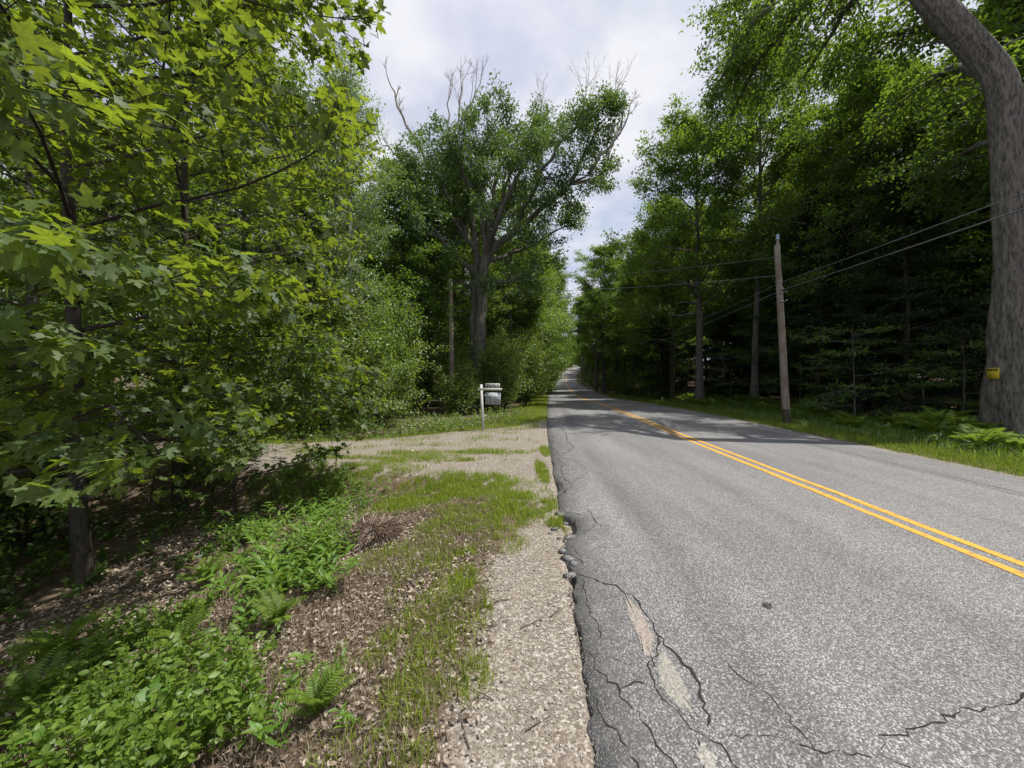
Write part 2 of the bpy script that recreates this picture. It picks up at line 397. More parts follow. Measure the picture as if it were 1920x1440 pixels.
def thr(src, amt):
    a = math_n(n, l, 'ADD', src, math_n(n, l, 'MULTIPLY', math_n(n, l, 'SUBTRACT', n_hi.outputs[0], .5), amt))
    r = ramp(n, [(.38, (0, 0, 0)), (.62, (1, 1, 1))]); l.new(a, r.inputs[0]); return r.outputs[0]
c1 = mixc(n, l, thr(sp_.outputs[0], 2.2), soil.outputs[0], gravm)
c2 = mixc(n, l, math_n(n, l, 'MULTIPLY', thr(sp_.outputs[1], 1.2), .8), c1, gs.outputs[0])
bs = n.new('ShaderNodeBsdfPrincipled'); bs.inputs['Roughness'].default_value = .95; bs.inputs['Specular IOR Level'].default_value = .1
l.new(c2, bs.inputs['Base Color'])
bp = n.new('ShaderNodeBump'); bp.inputs['Strength'].default_value = .55; bp.inputs['Distance'].default_value = .012
hh = math_n(n, l, 'ADD', math_n(n, l, 'MULTIPLY', vo.outputs[0], -.8), n_hi.outputs[0]); l.new(hh, bp.inputs['Height'])
l.new(bp.outputs[0], bs.inputs['Normal'])
o_ = n.new('ShaderNodeOutputMaterial'); l.new(bs.outputs[0], o_.inputs[0])
M_GROUND = m
gme = mesh_np('ground', np.stack([GX, GY, GZ], -1).reshape(-1, 3), [gQ], M_GROUND, True)
att = gme.attributes.new('zone', 'FLOAT_COLOR', 'POINT')
att.data.foreach_set('color', np.stack([zv.ravel(), zg.ravel(), np.zeros(zg.size), np.ones(zg.size)], -1).astype(np.float32).ravel())
tag(link('ground', gme), kind='structure')

# ---- road
def asphalt_mat(name, pale=None):
    m, n, l = new_mat(name)

    g_ = n.new('ShaderNodeNewGeometry'); P = g_.outputs['Position']
    vo = n.new('ShaderNodeTexVoronoi'); vo.inputs['Scale'].default_value = 125; l.new(P, vo.inputs['Vector'])
    vs = n.new('ShaderNodeSeparateColor'); l.new(vo.outputs['Color'], vs.inputs[0])
    stone = ramp(n, [(0, (.115, .115, .118)), (.5, (.170, .170, .174)), (.74, (.25, .248, .246)), (1, (.45, .445, .437))]); l.new(vs.outputs[1], stone.inputs[0])
    edge = ramp(n, [(.25, (1, 1, 1)), (.75, (.42, .42, .43))]); l.new(vo.outputs[0], edge.inputs[0])
    col = mixc(n, l, .8, stone.outputs[0], edge.outputs[0], 'MULTIPLY')
    mpn = n.new('ShaderNodeMapping'); mpn.inputs['Scale'].default_value = (1.0, .18, 1); l.new(P, mpn.inputs[0])
    lo = noise(n, l, mpn.outputs[0], .9, 5, .6); lor = ramp(n, [(.3, (.78, .78, .79)), (.7, (1.22, 1.21, 1.19))]); l.new(lo.outputs[0], lor.inputs[0])
    col = mixc(n, l, 1.0, col, lor.outputs[0], 'MULTIPLY')
    ta = n.new('ShaderNodeAttribute'); ta.attribute_name = 'track'; tn = noise(n, l, mpn.outputs[0], 2.2, 5, .65)
    tr_ = ramp(n, [(.35, (1.08, 1.08, 1.07)), (.85, (.74, .74, .75))]); l.new(math_n(n, l, 'MULTIPLY', ta.outputs['Fac'], math_n(n, l, 'ADD', tn.outputs[0], .35)), tr_.inputs[0]); col = mixc(n, l, 1.0, col, tr_.outputs[0], 'MULTIPLY')
    ea = n.new('ShaderNodeAttribute'); ea.attribute_name = 'wear'
    nw = noise(n, l, P, 7, 5, .65)
    wf = ramp(n, [(.45, (0, 0, 0)), (.75, (1, 1, 1))]); l.new(math_n(n, l, 'ADD', ea.outputs['Fac'], math_n(n, l, 'MULTIPLY', math_n(n, l, 'SUBTRACT', nw.outputs[0], .5), .9)), wf.inputs[0])
    col = mixc(n, l, math_n(n, l, 'MULTIPLY', wf.outputs[0], .45), col, (.06, .058, .058))
    if pale is not None:
        pa = n.new('ShaderNodeAttribute'); pa.attribute_name = 'pale'
        pn = noise(n, l, P, 38, 5, .7); pr = ramp(n, [(.42, (0, 0, 0)), (.62, (1, 1, 1))]); l.new(math_n(n, l, 'ADD', math_n(n, l, 'MULTIPLY', pa.outputs['Fac'], 1.15), math_n(n, l, 'MULTIPLY', math_n(n, l, 'SUBTRACT', pn.outputs[0], .5), 1.6)), pr.inputs[0])
        tone = mixc(n, l, vs.outputs[1], tuple(q * .5 for q in pale), pale)
        col = mixc(n, l, math_n(n, l, 'MULTIPLY', pr.outputs[0], .85), col, tone)
    bs = n.new('ShaderNodeBsdfPrincipled'); bs.inputs['Roughness'].default_value = .82; bs.inputs['Specular IOR Level'].default_value = .32
    l.new(col, bs.inputs['Base Color'])
    bp = n.new('ShaderNodeBump'); bp.inputs['Strength'].default_value = .5; bp.inputs['Distance'].default_value = .006
    l.new(math_n(n, l, 'ADD', math_n(n, l, 'MULTIPLY', vo.outputs[0], -1.0), math_n(n, l, 'MULTIPLY', nw.outputs[0], .8)), bp.inputs['Height']); l.new(bp.outputs[0], bs.inputs['Normal'])
    o_ = n.new('ShaderNodeOutputMaterial'); l.new(bs.outputs[0], o_.inputs[0])
    return m
M_ASPHALT = asphalt_mat('asphalt')
ry = [-30, -15, -8, -4, -2]; y_ = -1.0
while y_ < 470: ry.append(y_); y_ += max(.03, .012 * abs(y_))
ry = np.array(ry)
jag = (fbm(ry * 3.1, ry * 0 + 3.3) - .5) * .09 + (vnoise(ry * 11, ry * 0 + 8) - .5) * .045 + (vnoise(ry * 29, ry * 0 + 2) - .5) * .02
bite = .17 * np.exp(-((ry - 4.32) / .30) ** 4) * (1 + .5 * (vnoise(ry * 9, ry * 0) - .5)) + .05 * np.exp(-((ry - 5.9) / .3) ** 2)
el_ = edge_l(ry) + jag + bite
er_ = edge_r(ry) + (fbm(ry * 1.3, ry * 0 + 13.3) - .5) * .25
tt = np.concatenate([np.linspace(0, .18, 10), np.linspace(.2, 1, 14)])
RX = el_[:, None] + (er_ - el_)[:, None] * tt[None]; RY = np.repeat(ry[:, None], len(tt), 1)
sag = -.012 * np.exp(-((RX - el_[:, None]) / .25) ** 2) + .008 * (fbm(RX * 1.5, RY * .7) - .5) * 2 - .03 * np.abs((RX - cx(ry)[:, None]) / 4) ** 2 + .0
RZ = rz(RY) + sag
sk_l = np.stack([el_ - .015, ry, rz(ry) - .16], -1); sk_r = np.stack([er_, ry, rz(ry) - .16], -1)
RV = np.concatenate([sk_l[:, None], np.stack([RX, RY, RZ], -1), sk_r[:, None]], 1)
nr, nc = RV.shape[:2]
ii = np.arange(nr - 1)[:, None] * nc + np.arange(nc - 1)[None]
rme = mesh_np('road', RV.reshape(-1, 3), [np.stack([ii, ii + 1, ii + nc + 1, ii + nc], -1).reshape(-1, 4)], M_ASPHALT, True)
wear = np.zeros((nr, nc)); wear[:, :9] = np.array([1, 1, .75, .55, .4, .3, .2, .1, .05])[None]
a_ = rme.attributes.new('wear', 'FLOAT', 'POINT'); a_.data.foreach_set('value', wear.astype(np.float32).ravel())
xr = RV[:, :, 0] - cx(ry)[:, None]; trk = sum(np.exp(-((xr - c_) / .35) ** 2) for c_ in (-2.9, -1.15, 1.3, 3.0)) * .75 + .35 * np.exp(-((xr + 2.0) / .3) ** 2)
a_ = rme.attributes.new('track', 'FLOAT', 'POINT'); a_.data.foreach_set('value', trk.astype(np.float32).ravel())
road = tag(link('road', rme), kind='structure')
def road_z(x, y):
    x = np.asarray(x, float); y = np.asarray(y, float)
    return rz(y) - .012 * np.exp(-((x - np.interp(y, ry, el_)) / .25) ** 2) + .008 * (fbm(x * 1.5, y * .7) - .5) * 2 - .03 * np.abs((x - cx(y)) / 4) ** 2

m, n, l = new_mat('yellow_paint')
g_ = n.new('ShaderNodeNewGeometry'); P = g_.outputs['Position']
vo = n.new('ShaderNodeTexVoronoi'); vo.inputs['Scale'].default_value = 125; l.new(P, vo.inputs['Vector'])
nz1 = noise(n, l, P, 14, 6, .7)
rp_ = ramp(n, [(.34, (.17, .13, .06)), (.45, (.56, .28, .025)), (.7, (.68, .36, .025))]); l.new(nz1.outputs[0], rp_.inputs[0])
bs = n.new('ShaderNodeBsdfPrincipled'); bs.inputs['Roughness'].default_value = .75; l.new(rp_.outputs[0], bs.inputs['Base Color'])
bp = n.new('ShaderNodeBump'); bp.inputs['Strength'].default_value = .4; bp.inputs['Distance'].default_value = .005; l.new(math_n(n, l, 'MULTIPLY', vo.outputs[0], -1.), bp.inputs['Height']); l.new(bp.outputs[0], bs.inputs['Normal'])
o_ = n.new('ShaderNodeOutputMaterial'); l.new(bs.outputs[0], o_.inputs[0])
M_YELLOW = m
for off in (-.04, .20):
    ys = ry[(ry > -12) & (ry < 260)]
    wl_ = .052 + .006 * (vnoise(ys * 13, ys * 0 + off * 50) - .5); wr_ = .052 + .006 * (vnoise(ys * 13, ys * 0 + 7 + off * 50) - .5)
    xa = cx(ys) + off - wl_; xb = cx(ys) + off + wr_; xm = (xa + xb) / 2
    V = np.stack([np.stack([x_, ys, road_z(x_, ys) + .004], -1) for x_ in (xa, xm, xb)], 1)
    k = len(ys); ii = np.arange(k - 1)[:, None] * 3 + np.arange(2)[None]
    o = link('painted_line', mesh_np('painted_line', V.reshape(-1, 3), [np.stack([ii, ii + 1, ii + 4, ii + 3], -1).reshape(-1, 4)], M_YELLOW), road)

# ---- cracks: dark dirt-filled openings in the surface
M_CRACK = plain_mat('crack_dirt', (.018, .017, .016), (.055, .048, .042), .95, 60, spec=.05)
CR = [
 (.017, [(1072, 1061), (1102, 1074), (1162, 1097), (1196, 1121), (1219, 1155), (1234, 1185), (1267, 1219), (1294, 1247), (1312, 1275), (1322, 1312), (1327, 1354)]),
 (.012, [(1234, 1185), (1236, 1200), (1219, 1249), (1234, 1290), (1271, 1324), (1294, 1357), (1331, 1380), (1365, 1406), (1391, 1440), (1410, 1470)]),
 (.014, [(1099, 1207), (1125, 1249), (1162, 1282), (1185, 1316), (1219, 1357), (1245, 1402), (1275, 1440), (1290, 1480)]),
 (.012, [(1091, 1076), (1099, 1110), (1106, 1132), (1123, 1162)]), (.008, [(1123, 1162), (1120, 1190)]),
 (.012, [(1129, 1331), (1155, 1354), (1177, 1387), (1200, 1436), (1212, 1480)]),
 (.013, [(1960, 1290), (1920, 1301), (1882, 1320), (1800, 1333), (1740, 1356), (1687, 1374), (1646, 1374)]), (.007, [(1646, 1374), (1650, 1402)]),
 (.006, [(1350, 1219), (1380, 1256), (1425, 1286), (1455, 1312), (1481, 1350), (1526, 1399), (1575, 1402), (1650, 1410), (1706, 1434), (1740, 1470)]),
 (.005, [(1365, 1376), (1455, 1376), (1477, 1380), (1526, 1399)]), (.006, [(1526, 1399), (1545, 1440)]), (.004, [(1345, 1260), (1395, 1262)]),
 (.028, [(1051, 800), (1059, 811), (1066, 830), (1075, 836), (1065, 845), (1049, 851)]), (.018, [(1049, 851), (1036, 840), (1034, 827), (1037, 815)]), (.018, [(1066, 830), (1056, 834)]),
 (.028, [(1047, 790), (1057, 797)]), (.02, [(1036, 765), (1041, 775), (1044, 779), (1036, 786)]),
 (.020, [(1045, 855), (1055, 866), (1052, 876), (1056, 890), (1062, 898), (1074, 904)]),
 (.014, [(1052, 859), (1077, 861), (1090, 869), (1100, 884), (1081, 895), (1071, 904), (1074, 910)]), (.010, [(1087, 871), (1075, 879), (1059, 882)]),
 (.018, [(1046, 894), (1055, 911), (1064, 922)]), (.012, [(1056, 890), (1046, 894)]), (.012, [(1040, 905), (1050, 903), (1058, 914), (1071, 912)]), (.014, [(1044, 930), (1060, 918), (1072, 910)]),
 (.009, [(1105, 952), (1117, 976), (1136, 991), (1148, 1005)]), (.008, [(1117, 979), (1093, 998)]), (.016, [(1060, 953), (1093, 962)]),
 (.014, [(1062, 1030), (1078, 1036), (1092, 1052)]), (.012, [(1070, 1015), (1082, 1030), (1095, 1048)]), (.010, [(1068, 1090), (1080, 1150), (1086, 1200), (1099, 1207)]), (.010, [(1110, 1290), (1118, 1310), (1129, 1331)]),
 (.008, [(1162, 1282), (1190, 1268), (1210, 1262)]), (.007, [(1140, 1220), (1165, 1232), (1190, 1240)]),
]
rng = np.random.default_rng(5)
for w, pl in CR:
    P2 = np.array([on_road(*p) for p in pl]); q = [P2[0]]
    for a, b in zip(P2[:-1], P2[1:]):
        L = np.linalg.norm(b - a); k = max(2, int(L / (.02 + .006 * a[1])))
        pd = np.array([-(b - a)[1], (b - a)[0]]) / (L + 1e-9)
        for i in range(1, k + 1): q.append(a + (b - a) * i / k + pd * rng.normal(0, .30 * L / k + .002) * (i < k))
    q = np.array(q); D = np.gradient(q, axis=0); D /= np.linalg.norm(D, axis=1)[:, None] + 1e-9
    Nn = np.stack([-D[:, 1], D[:, 0]], -1); wd = w / 2 * rng.uniform(.15, 1.15, len(q)) * (.45 + .9 * vnoise(np.arange(len(q)) * .35, np.full(len(q), w * 991))); wd[0] *= .3; wd[-1] *= .3
    A = q + Nn * wd[:, None]; B = q - Nn * wd[:, None]
    V = np.stack([np.column_stack([A, road_z(A[:, 0], A[:, 1]) + .003]), np.column_stack([B, road_z(B[:, 0], B[:, 1]) + .003])], 1).reshape(-1, 3)
    i = np.arange(len(q) - 1) * 2
    link('crack', mesh_np('crack', V, [np.stack([i, i + 1, i + 3, i + 2], -1)], M_CRACK), road)
# pale worn streaks beside the crack
def patch(name, px, mat, dz=.0025):
    P2 = np.array([on_road(*p) for p in px]); c = P2.mean(0); out = []
    for a, b in zip(P2, np.roll(P2, -1, 0)):
        for t in np.linspace(0, 1, 7)[:-1]: out.append(a + (b - a) * t + rng.normal(0, .006, 2))
    out = np.array(out); V = np.vstack([out, c]); k = len(out)
    T = np.stack([np.arange(k), (np.arange(k) + 1) % k, np.full(k, k)], -1)
    V2 = np.vstack([out, c + (out - c) * .55, c]); i0 = np.arange(k); i1 = (i0 + 1) % k
    T = np.vstack([np.stack([i0, i1, k + i1], -1), np.stack([i0, k + i1, k + i0], -1), np.stack([k + i0, k + i1, np.full(k, 2 * k)], -1)])
    me = mesh_np(name, np.column_stack([V2, road_z(V2[:, 0], V2[:, 1]) + dz]), [T], mat, True); a_ = me.attributes.new('pale', 'FLOAT', 'POINT'); a_.data.foreach_set('value', np.concatenate([np.zeros(k), np.ones(k + 1)]).astype(np.float32))
    return link(name, me, road)
def pale_mat(name, a, b, c): return asphalt_mat(name, c)
patch('worn_patch', [(1166, 1100), (1192, 1124), (1214, 1156), (1231, 1190), (1230, 1246), (1210, 1232), (1194, 1185), (1174, 1140)], pale_mat('pale_sand', (.17, .13, .11), (.30, .24, .20), (.38, .33, .28)))
patch('worn_patch', [(1234, 1200), (1260, 1226), (1282, 1266), (1300, 1308), (1312, 1345), (1276, 1326), (1244, 1292), (1226, 1250)], pale_mat('pale_lichen', (.10, .10, .08), (.22, .215, .17), (.36, .345, .30)))
patch('tar_spot', [(1430, 1128), (1438, 1126), (1446, 1130), (1450, 1137), (1440, 1138), (1432, 1134)], plain_mat('tar', (.03, .03, .032), (.07, .07, .072), .8, 90))
patch('worn_patch', [(1300, 1375), (1318, 1378), (1345, 1410), (1350, 1445), (1320, 1445), (1308, 1410)], pale_mat('pale_grit', (.11, .10, .085), (.20, .185, .16), (.42, .40, .36)))
# broken asphalt pieces at the ragged edge
def lump(rng, s, seg=1):
    V = np.array([[1, 0, 0], [-1, 0, 0], [0, 1, 0], [0, -1, 0], [0, 0, 1], [0, 0, -1], [.7, .7, .5], [-.7, .7, .5], [-.7, -.7, .5], [.7, -.7, .5]], float)
    T = [[6, 4, 9], [6, 7, 4], [7, 8, 4], [8, 9, 4], [0, 2, 6], [2, 1, 7], [1, 3, 8], [3, 0, 9], [2, 7, 6], [1, 8, 7], [3, 9, 8], [0, 6, 9], [5, 2, 0], [5, 1, 2], [5, 3, 1], [5, 0, 3]]
    return V * rng.uniform(.72, 1.2, V.shape) * s, np.array(T)
for (px, py, sx, sy) in [(1050, 958, .09, .07), (1062, 950, .06, .05), (1040, 985, .08, .06), (1068, 1000, .11, .08), (1055, 1025, .07, .09), (1066, 1040, .09, .10), (1076, 1048, .08, .06), (1036, 968, .045, .04), (1032, 992, .04, .04), (1060, 975, .05, .05), (1048, 1002, .035, .04), (1070, 1070, .06, .09)]:
    x, y = on_road(px, py); V, T = lump(rng, np.array([sx * .8, sy * .8, .020])); a = rng.uniform(0, 6)
    Rm = np.array([[math.cos(a), -math.sin(a), 0], [math.sin(a), math.cos(a), 0], [0, 0, 1]])
    o = link('asphalt_chunk', mesh_np('asphalt_chunk', V @ Rm.T, [T], M_ASPHALT)); o.location = (x, y, gz(min(x, edge_l(y) - .02), y) + .002); o.rotation_euler = (rng.normal(0, .15), rng.normal(0, .15), 0)
    tag(o, 'broken dark asphalt piece lying in the bite out of the road edge', 'asphalt piece', 'broken asphalt pieces at the road edge')

# ------------------------------------------------------------------ foliage materials
L_MAPLE = leaf_mat('maple_leaf', (.030, .072, .011), (.09, .15, .023), (.345, .455, .028), .47, .03, .1, True, .62)
L_FOREST = leaf_mat('forest_leaf', (.028, .062, .010), (.078, .135, .022), (.27, .42, .03), .45, .03, .35)
L_OAK = leaf_mat('oak_leaf', (.045, .088, .018), (.11, .175, .038), (.20, .32, .04), .35, .05, .1)
L_BIRCH = leaf_mat('birch_leaf', (.07, .13, .026), (.16, .25, .06), (.30, .46, .06), .40, .08, .2)
L_SHRUB = leaf_mat('shrub_leaf', (.075, .145, .018), (.165, .26, .036), (.34, .50, .04), .40, .05, .15)
L_HEM = leaf_mat('hemlock_needle', (.014, .034, .010), (.034, .066, .018), (.05, .10, .03), .2, .02, .3)
L_FERN = leaf_mat('fern_leaf', (.085, .15, .018), (.17, .25, .035), (.30, .44, .05), .42, .02, .3)
L_FORB = leaf_mat('forb_leaf', (.065, .14, .014), (.16, .27, .035), (.34, .52, .05), .40, .025, .3)
L_GRASS = leaf_mat('grass_blade', (.12, .21, .02), (.30, .36, .045), (.45, .55, .05), .40, .02, .0)
L_GRASSD = leaf_mat('verge_grass_blade', (.07, .14, .018), (.19, .26, .03), (.34, .44, .05), .40, .02, .0)
L_STRAW = leaf_mat('dry_grass_blade', (.16, .12, .085), (.34, .27, .20), (.25, .18, .10), .25, .02, .0)
L_HAY = leaf_mat('hay_blade', (.34, .27, .21), (.58, .49, .40), (.3, .22, .15), .25, .02, .0)
L_LITTER = leaf_mat('fallen_leaf', (.12, .095, .066), (.47, .40, .315), (.22, .13, .07), .15, .03, .0)
L_ORANGE = leaf_mat('orange_leaf', (.50, .08, .015), (.60, .12, .02), (.7, .15, .03), .4, .05, .0)
B_GREY = bark_mat('grey_bark', (.028, .025, .022), (.15, .14, .13), None, 7, .2, .8)
B_OAK = bark_mat('oak_bark', (.016, .015, .013), (.19, .175, .155), None, 9, .2, 1.0)
B_PALE = bark_mat('pale_bark', (.12, .115, .105), (.42, .41, .385), (.10, .09, .08), 5, 2.0, .3)
B_DARK = bark_mat('dark_bark', (.018, .015, .013), (.075, .065, .055), None, 9, .3, .6)
B_DEAD = bark_mat('dead_wood', (.14, .12, .105), (.34, .31, .28), None, 8, .4, .3)
T_RH = leaf_rhomb(.30); T_RHN = leaf_rhomb(.19); T_OV = leaf_ovate(.27); T_LAN = leaf_ovate(.17, .25); T_MAP = leaf_maple(); T_MLO = leaf_maple_lo(); T_NEEDLE = leaf_rhomb(.10)

# ------------------------------------------------------------------ tree grower
class Tree:
    def __init__(s, seed): s.r = np.random.default_rng(seed); s.wood = MB(); s.tw = []; s.dead = []
    keep = None
    def limb(s, pts, r0, r1, sides=7, wood=None):
        if s.keep is not None:
            bad = [i for i, p in enumerate(pts) if not s.keep(p)]
            if bad and bad[0] < 2: return
            if bad: r1 = r0 + (r1 - r0) * bad[0] / len(pts); pts = pts[:bad[0]]
        (wood or s.wood).tube(pts, np.linspace(r0, r1, len(pts)), sides)
    def curve(s, p, d, L, n, up=0.0, wob=.12):
        pts = [np.array(p, float)]; d = nrm(np.array(d, float))
        for i in range(n):
            d = nrm(d + np.array([0, 0, up / n]) + s.r.normal(0, wob, 3) * np.array([1, 1, .7]))
            pts.append(pts[-1] + d * L / n)
        return np.array(pts)
    def along(s, pts, t):
        k = t * (len(pts) - 1); i = min(int(k), len(pts) - 2); f = k - i
        return pts[i] * (1 - f) + pts[i + 1] * f, nrm(pts[i + 1] - pts[i])
    def foliate(s, pts, r, nsec, l2, nter, twig, up=.15, t0=.25, flat=.55, tt0=.2):
        """side shoots and leafy twigs along one limb"""
        for j in range(nsec):
            t = t0 + (1 - t0) * (j + s.r.uniform(.1, .9)) / nsec; p, d = s.along(pts, t)
            a = (1 if j % 2 else -1) * s.r.uniform(.5, 1.25)
            dd = np.array([d[0] * math.cos(a) - d[1] * math.sin(a), d[0] * math.sin(a) + d[1] * math.cos(a), d[2] * .5 + s.r.normal(0, flat * .8)])
            if t > .93: dd = d
            L = l2 * (1.2 - .55 * t) * s.r.uniform(.6, 1.2)
            q = s.curve(p, dd, L, 3, up, .15); s.limb(q, max(.006, r * .35 * (1.1 - t)), .004, 4)
            for k in range(nter):
                tt = tt0 + (1 - tt0) * (k + s.r.uniform(0, 1)) / nter; p2, d2 = s.along(q, min(tt, .999))
                d3 = nrm(d2 * .55 + s.r.normal(0, 1, 3) * np.array([.75, .75, flat]))
                s.tw.append((p2, p2 + d3 * twig * s.r.uniform(.6, 1.25)))
    def leaves(s, lpt, size, sp, flat=.6, droop=.3, upn=1.0, nn=.55):
        A = np.array([a for a, b in s.tw]); B = np.array([b for a, b in s.tw]); n = len(A)
        s.wood.sticks(A, B, .006, .002)
        t = s.r.uniform(.25, 1.05, (n, lpt, 1)); P = A[:, None] + (B - A)[:, None] * t + s.r.normal(0, sp, (n, lpt, 3)) * np.array([1, 1, flat])
        d = nrm(B - A)[:, None] + s.r.normal(0, .75, (n, lpt, 3)) + np.array([0, 0, -droop])
        N = np.array([0, 0, upn]) + s.r.normal(0, nn, (n, lpt, 3))
        P = P.reshape(-1, 3); d = d.reshape(-1, 3); N = N.reshape(-1, 3)
        return P, d, N, s.r.uniform(size[0], size[1], len(P))
    def bare(s, p, d, L, r, depth, wood=None, up=.35):
        w = wood
        pts = s.curve(p, d, L, 4, up, .13); w.tube(pts, np.linspace(r, r * .5, 5), 5 if depth > 1 else 3)
        if depth == 0: return
        for k in range(3 if depth > 1 else 4):
            q, dd = s.along(pts, s.r.uniform(.35, .98)); s.bare(q, dd + s.r.normal(0, .55, 3), L * s.r.uniform(.35, .6), r * .5, depth - 1, w, up)
def prof_dome(t): return math.sin(PI * (.22 + .72 * t)) ** .7
def prof_tall(t): return (.55 + .45 * math.sin(PI * (.1 + .8 * t)))
def prof_cone(t): return 1.05 - .92 * t
def grow(seed, H, r0, base, R, prof, nprim, el, nsec, nter, twig, l2f=.42, up=.35, lean=(0, 0), wob=.05, flat=.55, sides=9, dead_low=0, keep=None, tt0=.2):
    T = Tree(seed); n = 12; T.keep = keep
    z = np.linspace(-.35, H * .96, n); w = np.cumsum(T.r.normal(0, wob, (n, 2)) * (H / n), 0); w -= w[0]
    tr = np.column_stack([w[:, 0] + lean[0] * z, w[:, 1] + lean[1] * z, z])
    rad = r0 * (1 - .9 * (np.linspace(0, 1, n)) ** 1.1); rad[0] *= 1.45; rad[1] *= 1.05
    T.wood.tube(tr, rad, sides)
    for i in range(nprim):
        t = ((i + T.r.uniform(0, 1)) / nprim); f = base + (1 - base) * t * .98; p, d = T.along(tr, min(f, .995))
        az = i * 2.3999 + T.r.normal(0, .3); e = math.radians(el[0] + (el[1] - el[0]) * t + T.r.normal(0, 8))
        L = R * prof(t) * T.r.uniform(.72, 1.15)
        pts = T.curve(p, (math.cos(az) * math.cos(e), math.sin(az) * math.cos(e), math.sin(e)), L, 6, up, .10)
        rb = max(.012, r0 * .38 * (1 - .75 * t)); T.limb(pts, rb, .008, 6)
        T.foliate(pts, rb, nsec, max(.5, L * l2f), nter, twig, .12, .22, flat, tt0)
    for k in range(dead_low):
        p, d = T.along(tr, T.r.uniform(.06, base)); az = T.r.uniform(0, 6.28)
        T.bare(p, (math.cos(az), math.sin(az), T.r.uniform(-.25, .15)), T.r.uniform(.8, 2.4), .018, 1, T.wood, -.1)
    T.trunk = tr
    return T
def proto(name, T, tmpl, leaf_m, bark, lpt, size, sp, flat=.6, droop=.3, nn=.55, upn=1.0):
    P, d, N, s = T.leaves(lpt, size, sp, flat, droop, upn, nn)
    root = empty(name); link('trunk', T.wood.mesh('trunk', bark, True), root)
    link('crown', leaf_mesh('crown', tmpl, P, d, N, s, leaf_m), root)
    for q in T.dead: link('dead_branch', q.mesh('dead_branch', B_DEAD), root)
    return root
used = set()
def place(root, x, y, s=1.0, rot=0.0, label=None, cat='tree', group=None, z=None, sz=None):
    o = root if root.name not in used else copy_tree(root)
    used.add(root.name); used.add(o.name)
    o.location = (x, y, gz(x, y) if z is None else z); o.rotation_euler = (0, 0, rot); o.scale = (s, s, sz or s)
    for k in ('label', 'category', 'group'):
        if k in o: del o[k]
    tag(o, label, cat, group)
    return o

# forest kinds
BL = [proto('broadleaf_tree', grow(101, 20, .30, .34, 5.6, prof_dome, 36, (0, 60), 8, 7, .7, l2f=.5, flat=.32, dead_low=10, tt0=.42), T_RH, L_FOREST, B_GREY, 26, (.14, .22), .22, .45),
      proto('broadleaf_tree', grow(102, 18, .24, .28, 5.0, prof_dome, 33, (-4, 62), 8, 7, .7, l2f=.5, flat=.30, dead_low=10, tt0=.42), T_RH, L_FOREST, B_DARK, 26, (.14, .22), .22, .45),
      proto('broadleaf_tree', grow(103, 22, .28, .42, 4.6, prof_tall, 32, (8, 62), 7, 7, .65, l2f=.5, flat=.4, dead_low=12, tt0=.42), T_RH, L_FOREST, B_GREY, 26, (.14, .22), .20, .5)]
LOWB = [proto('broadleaf_tree', grow(111, 13, .16, .10, 4.2, prof_dome, 40, (-5, 60), 8, 6, .65), T_RH, L_SHRUB, B_DARK, 24, (.12, .19), .22),
        proto('broadleaf_tree', grow(112, 11, .14, .08, 3.6, prof_dome, 36, (0, 65), 8, 6, .6), T_RH, L_FOREST, B_DARK, 24, (.12, .19), .20)]
HEM = [proto('hemlock_tree', grow(121, 15, .17, .10, 3.4, prof_cone, 64, (8, 30), 9, 5, .5, l2f=.34, up=-.35, flat=.16, dead_low=8), T_RHN, L_HEM, B_DARK, 18, (.10, .18), .10, .25),
       proto('hemlock_tree', grow(122, 9, .10, .06, 2.5, prof_cone, 44, (5, 30), 8, 5, .45, l2f=.36, up=-.35, flat=.15), T_RHN, L_HEM, B_DARK, 18, (.09, .16), .09, .25)]
BIR = [proto('birch_tree', grow(131, 15.5, .11, .30, 2.5, prof_tall, 34, (30, 70), 7, 5, .55, up=-.1, lean=(-.03, .0)), T_RH, L_BIRCH, B_PALE, 16, (.07, .12), .17),
       proto('birch_tree', grow(132, 13, .09, .22, 2.1, prof_tall, 30, (30, 70), 7, 5, .5, up=-.1, lean=(.04, 0)), T_RH, L_BIRCH, B_PALE, 17, (.07, .12), .16)]
def shrub(seed, H, R, nst, leafm, lpt, size, name='leafy_shrub'):
    T = Tree(seed)
    for i in range(nst):
        az = i * 2.4 + T.r.normal(0, .3); e = T.r.uniform(.08, .5)
        pts = T.curve((T.r.normal(0, .2), T.r.normal(0, .2), -.15), (math.cos(az) * e, math.sin(az) * e, 1), H * T.r.uniform(.7, 1.05), 7, .1, .09)
        T.limb(pts, .03, .006, 5); T.foliate(pts, .02, 10, R * .55, 5, .5, .1, .08, .5)
    return proto(name, T, T_RH, leafm, B_DARK, lpt, size, .16, .7)
SHR = [shrub(141, 6.6, 2.6, 12, L_SHRUB, 17, (.09, .15)), shrub(142, 4.6, 2.2, 11, L_SHRUB, 16, (.09, .15)), shrub(143, 2.6, 1.8, 9, L_SHRUB, 14, (.08, .13))]
def layered(seed, H, R, nprim):
    T = grow(seed, H, .035, .22, R, lambda t: 1.0 - .45 * t, nprim, (0, 25), 7, 4, .4, l2f=.42, up=-.12, flat=.10, sides=6)
    return proto('young_beech', T, T_OV, L_FOREST, B_GREY, 7, (.09, .14), .07, .3, .25, .3)
LAY = [layered(151, 4.2, 2.2, 11), layered(152, 3.0, 1.8, 9), layered(153, 6.0, 2.6, 14)]

